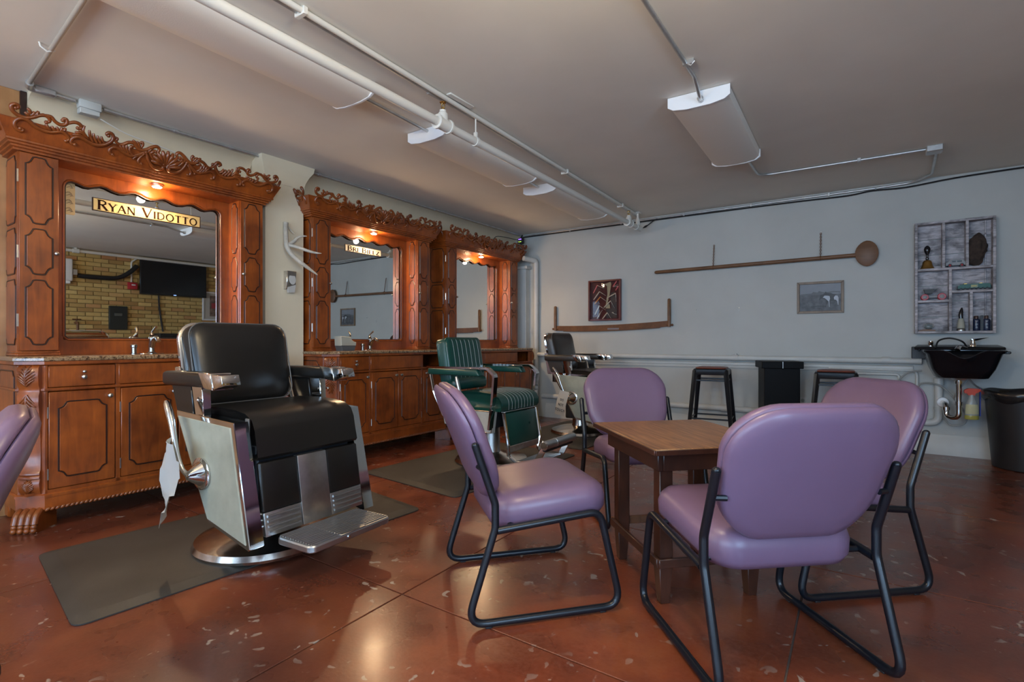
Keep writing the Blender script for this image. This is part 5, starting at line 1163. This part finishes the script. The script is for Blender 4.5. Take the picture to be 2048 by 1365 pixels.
# horse photograph
hp = thing('framed_photograph', 'wood-framed black and white photograph of a pinto horse', 'picture', (-0.425, WB, 1.437))
hw, hh, fw_ = 0.199, 0.157, 0.024
for poly in ([(-hw, -hh), (hw, -hh), (hw-fw_, -hh+fw_), (-hw+fw_, -hh+fw_)], [(hw, -hh), (hw, hh), (hw-fw_, hh-fw_), (hw-fw_, -hh+fw_)], [(hw, hh), (-hw, hh), (-hw+fw_, hh-fw_), (hw-fw_, hh-fw_)], [(-hw, hh), (-hw, -hh), (-hw+fw_, -hh+fw_), (-hw+fw_, hh-fw_)]):
    MB().prism(poly, XZ, -0.001, -0.022, 0.003).build('frame_rail', OAK, hp, ang=25)
def grey(n, v, var=0.25, vs=14): return plain(n, (v*0.92, v*1.0, v*1.12), 0.5, var=var, vs=vs)
iw, ih = hw-fw_+0.003, hh-fw_+0.003
MB().box(-iw, iw, -0.010, -0.002, 0.030, ih).build('sky', grey('photo_sky', 0.24, 0.12, 6), hp)
MB().box(-iw, iw, -0.010, -0.002, -ih, 0.030).build('ground', grey('photo_ground', 0.10, 0.45, 22), hp)
def hq(u, v): return (-hw+(u-190)/(1465-190)*2*hw, hh-(v-320)/(1195-320)*2*hh)
def flat(name, pts, m, d): MB().prism([hq(*p) for p in pts], XZ, -0.0102, -0.0102-d).build(name, m, hp, smooth=False)
GD, GW, GM = grey('photo_dark', 0.045), grey('photo_white', 0.50, 0.12), grey('photo_mid', 0.13)
flat('treeline', [(290,690),(830,690),(1000,640),(1300,640),(1370,660),(1370,610),(1200,600),(1000,620),(880,610),(800,580),(760,620),(640,600),(600,640),(290,655)], GM, 0.0002)
flat('horse_body', [(800,830),(830,700),(900,680),(960,640),(980,600),(1010,640),(1120,650),(1240,700),(1310,730),(1330,790),(1320,990),(1300,990),(1290,880),(1200,860),(1110,870),(1095,1040),(1070,1040),(1060,880),(1000,960),(990,1020),(960,1040),(985,960),(980,830),(900,790),(850,800),(815,840)], GD, 0.0005)
flat('white_patch', [(900,770),(950,715),(1030,720),(1085,730),(1100,800),(1080,860),(1090,1030),(1075,1030),(1060,880),(1000,820),(950,780)], GW, 0.0008)
flat('white_patch', [(1200,770),(1240,720),(1300,730),(1325,790),(1320,980),(1305,980),(1290,880),(1250,840),(1205,830)], GW, 0.0008)
flat('horse_shadow', [(560,1010),(760,985),(980,1000),(980,1015),(760,1005),(600,1025)], GD, 0.0003)

# weathered wall shelf
sx0, sx1, sz0, sz1, sd = 0.310, 0.845, 1.073, 2.052, 0.11
SW, SH = sx1-sx0, sz1-sz0
sh = thing('wall_shelf', 'weathered barn-board display shelf with compartments', 'shelf', (sx0, WB, sz0))
nb = 7
for k in range(nb): MB().box(0.01, SW-0.01, -0.016, -0.002, 0.008+k*(SH-0.016)/nb+0.003, 0.008+(k+1)*(SH-0.016)/nb-0.003, 0.0015).build('back_board', BARN, sh)
th = 0.020
def bd_(name, x0, x1, z0, z1): return MB().box(x0, x1, -sd, -0.0165 if name != 'frame_board' else -0.001, z0, z1, 0.002).build(name, BARN, sh)
bd_('frame_board', 0, th, 0, SH); bd_('frame_board', SW-th, SW, 0, SH); bd_('frame_board', th, SW-th, 0, th); bd_('frame_board', th, SW-th, SH-th, SH)
zs1 = SH*(1-0.428); zs2 = SH*(1-0.712); zs3 = SH*(1-0.633); xv = SW*0.454; xv1, xv2, xv3 = SW*0.37, SW*0.66, SW*0.708
bd_('shelf_board', th, SW-th, zs1-th/2, zs1+th/2); bd_('shelf_board', th, xv-th/2, zs2-th/2, zs2+th/2); bd_('shelf_board', xv+th/2, SW-th, zs3-th/2, zs3+th/2)
bd_('divider', xv-th/2, xv+th/2, th, zs1-th/2); bd_('divider', xv1-th/2, xv1+th/2, zs1+th/2, SH-th); bd_('divider', xv2-th/2, xv2+th/2, zs1+th/2, SH-th); bd_('divider', xv3-th/2, xv3+th/2, th, zs3-th/2)
MB().box(SW*0.885, SW*0.905, -0.03, -0.0165, th, SH-th, 0.002).build('cleat', BARN, sh)
def on(x, z, d=0.065): return (sx0+x, WB-d, sz0+z)
s1, s2, s3, s0 = zs1+th/2, zs2+th/2, zs3+th/2, th
bl = thing('hand_bell', 'brass hand bell with black turned handle on the shelf', 'bell', on(0.088, s1, 0.075))
MB().lathe([(0.050, 0.0), (0.052, 0.004), (0.044, 0.016), (0.037, 0.035), (0.033, 0.060), (0.026, 0.073), (0.012, 0.080)], 24).build('bell_body', BRASS, bl)
MB().lathe([(0.008, 0.078), (0.012, 0.088), (0.009, 0.105), (0.010, 0.125), (0.020, 0.150), (0.024, 0.175), (0.018, 0.195), (0.008, 0.206), (0, 0.208)], 16).build('handle', BLKGLOSS, bl)
def wheel(parent, x, y, z, r, w_, m, hub=None):
    wl = MB().lathe([(r*0.9, -w_/2), (r, -w_/2+0.002), (r, w_/2-0.002), (r*0.9, w_/2)], 14, M=T(x, y, z, rx=PI/2)).build('wheel', m, parent)
    if hub: MB().lathe([(r*0.55, 0), (r*0.55, w_/2+0.002), (r*0.3, w_/2+0.004)], 10, M=T(x, y, z, rx=PI/2)).build('hub', hub, wl)
RED = plain('toy_red', (0.42, 0.02, 0.025), 0.35); GREYT = plain('toy_grey', (0.26, 0.26, 0.26), 0.45); GRN = plain('toy_green', (0.022, 0.075, 0.055), 0.4, 0.3)
tk = thing('toy_truck', 'small grey and red toy van in the top middle compartment', 'toy', on((xv1+xv2)/2+0.004, s1, 0.062)); tk.scale = (1.2, 1.2, 1.35)
MB().prism([(-0.055, 0.012), (0.055, 0.012), (0.055, 0.030), (0.040, 0.048), (-0.030, 0.048), (-0.045, 0.034), (-0.055, 0.032)], XZ, -0.02, 0.02, 0.003).build('body', GREYT, tk, ang=25)
MB().box(-0.02, 0.0, -0.0215, -0.02, 0.032, 0.042).box(0.008, 0.034, -0.0215, -0.02, 0.032, 0.042).build('window', BLKGLOSS, tk)
for x in (-0.032, 0.034):
    for y in (-0.02, 0.02): wheel(tk, x, y, 0.012, 0.012, 0.010, BLKPLA, RED)
bu = thing('wood_burl', 'dark rough bark chunk filling the top right compartment', 'wood', on(SW*0.775, s1, 0.058))
bm = bmesh.new(); bmesh.ops.create_icosphere(bm, subdivisions=4, radius=1)
for v in bm.verts:
    z = v.co.z; n_ = 0.10*math.sin(7*v.co.x+3*z)+0.08*math.sin(11*v.co.y-5*z+1)+0.05*math.sin(17*z+4*v.co.x)
    k = 1+n_; ex = 0.066*(1.0-0.16*z); v.co = Vector((v.co.x*ex*k+0.010*math.sin(z*2), v.co.y*0.034*k, 0.142+z*0.140*(1+0.06*math.sin(5*v.co.x))))
bmb = MB(); bmb.bm(bm); bmb.build('bark', plain('dark_bark', (0.045, 0.028, 0.020), 0.9, var=0.5, vs=25, bmp=0.8, bs=60), bu, ang=70)
tr = thing('toy_locomotive', 'green toy locomotive on the right middle shelf', 'toy', on((xv+SW)/2+0.01, s3, 0.065))
MB().prism([(-0.105, 0.014), (0.105, 0.014), (0.105, 0.038), (0.095, 0.050), (0.035, 0.052), (-0.030, 0.050), (-0.09, 0.047), (-0.105, 0.034)], XZ, -0.022, 0.022, 0.006).build('body', GRN, tr, ang=40)
MB().box(-0.022, 0.025, -0.0245, -0.022, 0.018, 0.046, 0.001).build('cab_panel', plain('toy_pale_green', (0.22, 0.30, 0.22), 0.5), tr)
MB().box(-0.018, 0.016, -0.0255, -0.0245, 0.026, 0.038).build('number_plate', plain('toy_yellow', (0.5, 0.42, 0.15), 0.5), tr)
for x in (-0.055, 0.045): MB().box(x-0.012, x+0.012, -0.012, 0.012, 0.050, 0.058, 0.002).build('roof_vent', BRASS, tr)
for k in range(7): wheel(tr, -0.085+0.028*k, -0.018, 0.010, 0.010, 0.008, BLKPLA)
MB().box(-0.11, 0.11, -0.018, 0.018, 0.008, 0.015, 0.001).build('chassis', BLKPLA, tr)
tt = thing('toy_tractor', 'little toy tractor with red wheels on the left middle shelf', 'toy', on(0.112, s2, 0.068)); tt.scale = (1.3, 1.2, 1.3)
MB().box(-0.045, 0.05, -0.010, 0.010, 0.016, 0.032, 0.003).box(-0.03, 0.0, -0.016, 0.016, 0.030, 0.036, 0.002).build('body', GREYT, tt)
MB().prism([(-0.038, 0.076), (0.040, 0.078), (0.018, 0.062), (0.008, 0.045), (-0.028, 0.045), (-0.034, 0.062)], XZ, -0.020, 0.020, 0.003).build('canopy', plain('toy_dark', (0.04, 0.04, 0.04), 0.5), tt, ang=25)
for x, y in ((-0.032, -0.02), (-0.032, 0.02)): wheel(tt, x, y, 0.0215, 0.0215, 0.014, RED, GREYT)
for x, y in ((0.058, -0.02), (0.058, 0.02)): wheel(tt, x, y, 0.0235, 0.0235, 0.014, RED, GREYT)
mg = thing('curio', 'wire-topped curio on a small wooden base in the lower left compartment', 'ornament', on(0.085, s0, 0.07))
MB().prism([(-0.06, 0), (0.06, 0), (0.055, 0.012), (-0.02, 0.018), (-0.055, 0.010)], XZ, -0.025, 0.025, 0.003).build('base', PEELW, mg, ang=25)
MB().ball((0.012, 0, 0.040), 0.032, 0.022, 0.024, 16, 10).build('bowl', plain('smoky_glass', (0.20, 0.23, 0.23), 0.1, 0.2), mg)
MB().tube([(0.012+0.033*math.cos(q), -0.004, 0.044+0.026*math.sin(q)) for q in [2*PI*k/20 for k in range(20)]], 0.003, 6, closed=True).build('ring', STEEL, mg)
cl = thing('hair_clipper', 'upright hair clipper with white and black body in the lower compartment', 'clipper', on((xv+xv3)/2+0.005, s0, 0.07))
MB().lathe([(0.030, 0), (0.031, 0.01), (0.026, 0.018), (0.022, 0.022)], 16).build('stand', STEEL, cl)
MB().lathe([(0.028, 0.022), (0.028, 0.03), (0.024, 0.07), (0.017, 0.105), (0.014, 0.108)], 16).build('body', IVORY, cl)
MB().tube([(0, 0, 0.105), (-0.002, 0, 0.14), (0.002, 0, 0.17), (0.006, 0, 0.20)], [0.015, 0.016, 0.013, 0.005], 10).build('head', BLKGLOSS, cl)
NAVY = plain('navy_bottle', (0.012, 0.022, 0.055), 0.3); LBL = plain('label_print', (0.42, 0.44, 0.48), 0.6)
for i, x in enumerate((SW*0.775, SW*0.895)):
    b = thing('bottle', ('left' if i == 0 else 'right')+' navy grooming bottle in the lower right compartment', 'bottle', on(x, s0, 0.07), 0, 'navy grooming bottles')
    MB().lathe([(0.024, 0), (0.0255, 0.004), (0.0255, 0.088), (0.022, 0.098), (0.014, 0.102)], 20).build('body', NAVY, b)
    MB().lathe([(0.014, 0.101), (0.014, 0.122), (0.011, 0.128), (0, 0.129)], 14).build('cap', plain('bronze_cap', (0.10, 0.06, 0.05), 0.4, 0.5), b)
    pr_ = MB()
    for z, wd in ((0.082, 0.020), (0.074, 0.012), (0.058, 0.015), (0.050, 0.018), (0.030, 0.013), (0.022, 0.015)):
        for k in range(4):
            a0 = -PI/2-wd/0.0256/2+k*wd/0.0256/4; a1 = a0+wd/0.0256/4*0.85
            pr_.add([(0.0258*math.cos(a0), 0.0258*math.sin(a0), z), (0.0258*math.cos(a1), 0.0258*math.sin(a1), z), (0.0258*math.cos(a1), 0.0258*math.sin(a1), z+0.004), (0.0258*math.cos(a0), 0.0258*math.sin(a0), z+0.004)], [(0, 1, 2, 3)])
    pr_.build('label_print', LBL, b)
tag(MB().prism(rrect(0.010, 0.065, 0.006), XZ, -0.003, 0.003).build('comb', BLKPLA, loc=on(SW*0.838, s0+0.065, 0.085), rot=(0.06, 0, 0)), 'black comb standing between the two navy bottles', 'comb')

# ------------------------------------------------------------------ shampoo sink
sk = thing('shampoo_sink', 'black wall-hung shampoo bowl with a neck notch', 'sink', (0.600, WB, 0))
def ring_(hx, y0, y1, r, z, dip=0.0, n=6):
    o = rrect(hx, (y1-y0)/2, r, n, 0, -(y0+y1)/2)
    P = []
    for a, b in o:
        # refine dip at the front edge middle
        k = max(0, 1-abs(a)/0.13) if b < -(y1-0.06) else 0
        P.append((a, b, z-dip*(k*k*(3-2*k))))
    return P
def dense(hx, y0, y1, r, z, dip=0.0):
    base = rrect(hx, (y1-y0)/2, r, 6, 0, -(y0+y1)/2); P = []
    for i in range(len(base)):
        a, b = base[i], base[(i+1) % len(base)]; L = math.hypot(b[0]-a[0], b[1]-a[1]); m = 12 if L > 0.15 else 1
        for k in range(12 if i % 7 == 6 else 1):
            q = 12 if i % 7 == 6 else 1; s = k/q; P.append((a[0]+(b[0]-a[0])*s, a[1]+(b[1]-a[1])*s))
    out_ = []
    for a, b in P:
        k = max(0, 1-abs(a)/0.14) if b < -(y1-0.08) else 0
        out_.append((a, b, z-dip*(k*k*(3-2*k))))
    return out_
R = [dense(0.15, 0.14, 0.40, 0.06, 0.700), dense(0.165, 0.12, 0.42, 0.06, 0.705), dense(0.20, 0.10, 0.47, 0.06, 0.78), dense(0.235, 0.07, 0.515, 0.06, 0.90, 0.05), dense(0.255, 0.05, 0.53, 0.06, 0.915, 0.06), dense(0.258, 0.05, 0.535, 0.06, 0.928, 0.065), dense(0.25, 0.058, 0.525, 0.055, 0.934, 0.065), dense(0.225, 0.085, 0.50, 0.05, 0.925, 0.06), dense(0.19, 0.12, 0.46, 0.05, 0.80), dense(0.12, 0.16, 0.38, 0.05, 0.735)]
MB().rings(R).build('bowl', BLKGLOSS, sk, ang=50)
MB().box(-0.27, 0.27, -0.10, -0.03, 0.915, 0.955, 0.008).hexa([(-0.30, -0.16, 0.93), (0.30, -0.16, 0.93), (0.27, -0.02, 0.93), (-0.27, -0.02, 0.93), (-0.30, -0.15, 0.955), (0.30, -0.15, 0.955), (0.27, -0.02, 0.975), (-0.27, -0.02, 0.975)], 0.006).build('deck', BLKGLOSS, sk)
MB().box(-0.31, -0.19, -0.06, -0.001, 0.845, 0.955, 0.004).box(0.15, 0.27, -0.06, -0.001, 0.845, 0.955, 0.004).build('wall_bracket', BLKPLA, sk)
MB().box(0.20, 0.275, -0.50, -0.20, 0.905, 0.925, 0.006).build('side_ledge', BLKGLOSS, sk)
fc = MB().lathe([(0.024, 0), (0.022, 0.03), (0.016, 0.04), (0.016, 0.055)], 14, (0.10, -0.10, 0.955)).build('faucet_body', CHROME, sk)
MB().hexa([(0.08, -0.13, 1.01), (0.12, -0.13, 1.01), (0.12, -0.07, 1.005), (0.08, -0.07, 1.005), (0.075, -0.19, 1.022), (0.20, -0.15, 1.036), (0.20, -0.12, 1.036), (0.08, -0.07, 1.02)], 0.004).build('lever', CHROME, fc)
MB().lathe([(0.018, 0), (0.016, 0.02), (0.020, 0.03), (0.020, 0.05), (0, 0.055)], 12, (-0.18, -0.10, 0.955)).build('vacuum_breaker', CHROME, sk)
MB().tube(catmull([(0.06, -0.14, 0.94), (0.02, -0.22, 1.0), (-0.06, -0.22, 1.03), (-0.13, -0.18, 1.01), (-0.15, -0.16, 0.95)], 5), 0.007, 8).build('hose', BLKPLA, sk)
MB().tube(catmull([(0.05, -0.16, 0.95), (0.0, -0.24, 0.96), (-0.02, -0.28, 0.93)], 4), [0.010, 0.010, 0.011, 0.012, 0.016, 0.018, 0.018, 0.020, 0.020], 10).build('spray_head', CHROME, sk)
MB().lathe([(0.065, 0.702), (0.05, 0.690), (0.035, 0.680)], 18, (-0.01, -0.27, 0)).build('strainer', ALU, sk)
tp_ = MB().tube([(-0.01, -0.27, 0.695), (-0.01, -0.27, 0.46)], 0.020, 12).tube([(-0.01, -0.27, 0.675), (-0.01, -0.27, 0.65)], 0.028, 12).tube([(-0.01, -0.27, 0.50), (-0.01, -0.27, 0.47)], 0.026, 12)
tp_.tube(fillet([(-0.01, -0.27, 0.47), (-0.01, -0.27, 0.36), (-0.085, -0.20, 0.36), (-0.085, -0.20, 0.46), (-0.095, -0.075, 0.47)], 0.05, 8), 0.021, 12)
tp_.tube([(-0.085, -0.20, 0.42), (-0.085, -0.20, 0.445)], 0.027, 12).build('drain_trap', CHROME, sk)
MB().lathe([(0.045, 0), (0.040, 0.012), (0.022, 0.014)], 18, M=T(-0.095, -0.068, 0.47, rx=PI/2)).build('wall_flange', WHITEM, sk)
HOSE = plain('grey_braided_hose', (0.30, 0.31, 0.30), 0.45)
for L_ in ([(-0.24, -0.10, 0.745), (-0.34, -0.09, 0.72), (-0.42, -0.06, 0.62), (-0.43, -0.03, 0.54)], [(-0.27, -0.03, 0.56), (-0.24, -0.06, 0.63), (-0.12, -0.10, 0.62), (-0.03, -0.14, 0.52), (0.05, -0.14, 0.38), (0.04, -0.12, 0.30), (-0.04, -0.10, 0.28), (-0.09, -0.10, 0.34)], [(0.05, -0.28, 0.70), (0.10, -0.18, 0.64), (0.16, -0.06, 0.60), (0.22, -0.01, 0.57)], [(0.06, -0.26, 0.70), (0.00, -0.2, 0.60), (-0.03, -0.15, 0.52)]):
    MB().tube(catmull(L_, 5), 0.007, 8).build('supply_hose', HOSE, sk)
# ------------------------------------------------------------------ bin and spray bottle
bn = thing('waste_bin', 'large black waste bin with a liner at the right edge', 'bin', (1.0, 5.665, 0))
MB().lathe([(0.20, 0.0), (0.208, 0.006), (0.252, 0.585), (0.262, 0.59), (0.264, 0.60), (0.252, 0.604), (0.246, 0.59), (0.205, 0.02), (0.0, 0.02)], 40).build('barrel', BLKPLA, bn)
R = []
for rr, z, am in ((0.256, 0.535, 0.012), (0.270, 0.56, 0.006), (0.272, 0.60, 0.003), (0.262, 0.612, 0.004), (0.245, 0.60, 0.004), (0.235, 0.50, 0.008)):
    R.append([((rr+am*math.sin(5*q+z*40)*0.4)*math.cos(q), (rr+am*math.sin(7*q+z*30)*0.3)*math.sin(q), z+am*1.3*math.sin(6*q+z*10)) for q in [2*PI*k/60 for k in range(60)]])
MB().rings(R, cap0=False, cap1=False).build('liner', BAG, bn, ang=70)
spb = thing('spray_bottle', 'clear spray bottle with red trigger and yellow liquid by the bin', 'bottle', (0.676, 5.72, 0.355), 0.1)
MB().hexa([(0.050, -0.012, 0.03), (0.056, -0.012, 0.03), (0.056, 0.012, 0.03), (0.050, 0.012, 0.03), (0.050, -0.012, 0.26), (0.056, -0.012, 0.26), (0.056, 0.012, 0.26), (0.050, 0.012, 0.26)]).build('blue_strap', plain('blue_strap', (0.02, 0.05, 0.30), 0.6), spb)
CLEARP = plain('clear_plastic', (0.55, 0.55, 0.50), 0.15); CLEARP.node_tree.nodes['Principled BSDF'].inputs['Alpha'].default_value = 0.55
def oval(rx, ry, z): return [(rx*math.cos(2*PI*k/24), ry*math.sin(2*PI*k/24), z) for k in range(24)]
MB().rings([oval(0.044, 0.026, 0.03), oval(0.045, 0.028, 0.08), oval(0.040, 0.026, 0.12), oval(0.026, 0.022, 0.155), oval(0.016, 0.016, 0.185), oval(0.015, 0.015, 0.205)]).build('bottle_body', CLEARP, spb, ang=50)
MB().rings([oval(0.043, 0.025, 0.0), oval(0.047, 0.029, 0.006), oval(0.045, 0.0275, 0.034)]).build('liquid', plain('yellow_liquid', (0.42, 0.36, 0.08), 0.2), spb, ang=50)
MB().rings([[(0.0453*math.cos(q)*k1, 0.0285*math.sin(q)*k1, z) for q in [PI+PI*0.12+PI*0.76*k/12 for k in range(13)]] for z, k1 in ((0.045, 1.0), (0.085, 1.0), (0.105, 0.96), (0.125, 0.90))], cap0=False, cap1=False, closed=False).build('label', plain('pale_label', (0.55, 0.50, 0.28), 0.6), spb)
MB().prism([(-0.05, 0.232), (-0.045, 0.215), (-0.03, 0.215), (-0.024, 0.20), (0.020, 0.20), (0.022, 0.215), (0.055, 0.235), (0.055, 0.255), (-0.02, 0.258), (-0.045, 0.245)], XZ, -0.013, 0.013, 0.003).build('trigger_head', plain('red_trigger', (0.62, 0.06, 0.02), 0.4), spb, ang=30)

# ------------------------------------------------------------------ things on the brick wall (seen in the nearest mirror)
BX = WR-0.018
tv = thing('television', 'black flat television on the brick wall, seen in the nearest mirror', 'television', (BX, 4.19, 2.105))
MB().box(-0.075, -0.035, -0.535, 0.535, -0.29, 0.29, 0.006).build('bezel', BLKPLA, tv)
MB().box(-0.0765, -0.074, -0.515, 0.515, -0.265, 0.272).build('screen', BLKGLOSS, tv)
MB().box(-0.036, -0.001, -0.2, 0.2, -0.15, 0.15).build('wall_mount', BLKPLA, tv)
MB().box(-0.078, -0.076, -0.02, 0.02, -0.283, -0.276).build('power_light', plain('tv_led', (0.2, 0.3, 1), emit=(0.2, 0.35, 1.0, 4)), tv)
tag(MB().tube(catmull([(BX-0.03, 3.95, 1.81), (BX-0.02, 3.96, 1.65), (BX-0.015, 3.99, 1.40), (BX-0.02, 4.02, 1.18)], 5), 0.014, 8).build('cable', BLKPLA), 'black cable hanging below the television in the mirror', 'cable')
tag(MB().tube(catmull([(BX-0.06, 2.82, 2.035), (BX-0.07, 3.05, 2.03), (BX-0.08, 3.33, 2.05), (BX-0.085, 3.50, 2.16), (BX-0.06, 3.61, 2.28)], 5), 0.036, 10).build('cable_sleeve', BLKPLA), 'thick black cable sleeve swooping up to the television in the mirror', 'cable')
el = thing('breaker_panel', 'black wall panel with small handle on the brick wall in the mirror', 'panel', (BX, 3.357, 1.395))
MB().box(-0.05, 0, -0.125, 0.125, -0.195, 0.195, 0.004).build('door', plain('panel_grey', (0.022, 0.026, 0.024), 0.5), el)
MB().box(-0.056, -0.049, -0.06, 0.05, 0.03, 0.075, 0.003).build('handle_recess', plain('panel_label', (0.10, 0.11, 0.10), 0.5), el)
fa_ = thing('fire_alarm', 'red fire alarm box below a white conduit in the mirror', 'alarm', (BX, 3.562, 1.945))
MB().hexa([(-0.07, -0.06, -0.06), (0, -0.07, -0.065), (0, 0.07, -0.065), (-0.07, 0.06, -0.06), (-0.06, -0.06, 0.05), (0, -0.07, 0.06), (0, 0.07, 0.06), (-0.06, 0.06, 0.05)], 0.008, 2).build('case', plain('alarm_red', (0.42, 0.02, 0.03), 0.35), fa_)
MB().box(-0.074, -0.066, -0.028, 0.028, 0.0, 0.02, 0.003).build('strobe', WHITEM, fa_)
MB().tube(fillet([(-0.02, -0.015, 0.06), (-0.02, -0.015, 0.40), (-0.02, 0.06, 0.46)], 0.06), 0.013, 8).build('conduit_drop', WHITEP, fa_)
dv = thing('wall_unit', 'white wall unit on the brick wall at the mirror edge', 'appliance', (BX, 2.66, 2.11))
MB().box(-0.11, 0, -0.10, 0.085, -0.17, 0.175, 0.02, 3).build('case', WHITEM, dv)
MB().box(-0.08, 0, 0.09, 0.15, -0.07, 0.02, 0.006).build('side_box', GALV, dv)
MB().box(-0.09, -0.03, 0.0, 0.06, -0.21, -0.165, 0.006).build('nozzle', WHITEM, dv)
pf_ = thing('framed_photograph', 'white-framed colour photograph beside the television in the mirror', 'picture', (BX, 4.93, 1.67))
for y0, y1, z0, z1 in ((-0.25, 0.25, -0.27, -0.245), (-0.25, 0.25, 0.245, 0.27), (-0.25, -0.225, -0.245, 0.245), (0.225, 0.25, -0.245, 0.245)): MB().box(-0.03, 0, y0, y1, z0, z1, 0.003).build('frame_rail', WHITEM, pf_)
MB().box(-0.015, -0.002, -0.23, 0.23, -0.25, 0.25).build('mount', PAPER, pf_)
MB().box(-0.017, -0.014, -0.12, 0.14, -0.19, 0.20).build('print', plain('print_tan', (0.22, 0.15, 0.12), 0.6, var=0.6, vs=16), pf_)
MB().box(-0.018, -0.016, -0.09, -0.02, -0.04, 0.06).build('red_coat', plain('print_red', (0.40, 0.05, 0.06), 0.6), pf_)
wp = thing('sprinkler_pipe', 'white pipe under the ceiling along the brick wall, seen in the mirror', 'pipe')
MB().tube([(2.08, WF+0.02, 2.415), (2.08, 5.90, 2.415)], 0.024, 12).build('pipe_run', WHITEP, wp)
for y in (2.78, -0.3): MB().tube([(2.08, y-0.04, 2.415), (2.08, y+0.04, 2.415)], 0.035, 12).lathe([(0.02, 0), (0.02, 0.035)], 10, (2.08, y, 2.425)).build('tee_fitting', WHITEP, wp)
rc = thing('media_box', 'low black media box on a shelf under the television in the mirror', 'electronics', (BX-0.14, 4.05, 1.06))
MB().box(-0.12, 0.12, -0.17, 0.17, 0.0, 0.085, 0.004).build('case', BLKPLA, rc)
MB().box(-0.122, -0.119, -0.15, 0.05, 0.04, 0.065).build('display', BLKGLOSS, rc)
ws = tag(MB().box(BX-0.30, BX, 3.75, 4.40, 1.030, 1.058, 0.004).build('wall_shelf', WHITEM), 'white shelf under the media box on the brick wall', 'shelf')
sg = thing('hose_tap', 'brown wall tap low on the brick wall in the mirror', 'tap', (BX, 2.80, 1.30))
MB().tube(fillet([(0, 0, 0), (-0.12, 0, 0), (-0.12, 0, -0.14)], 0.03), 0.018, 10).build('spout', RUST, sg)
MB().tube([(-0.06, -0.05, 0.05), (-0.06, 0.06, 0.05)], 0.010, 8).tube([(-0.06, 0, 0), (-0.06, 0, 0.05)], 0.010, 8).build('handle', RUST, sg)
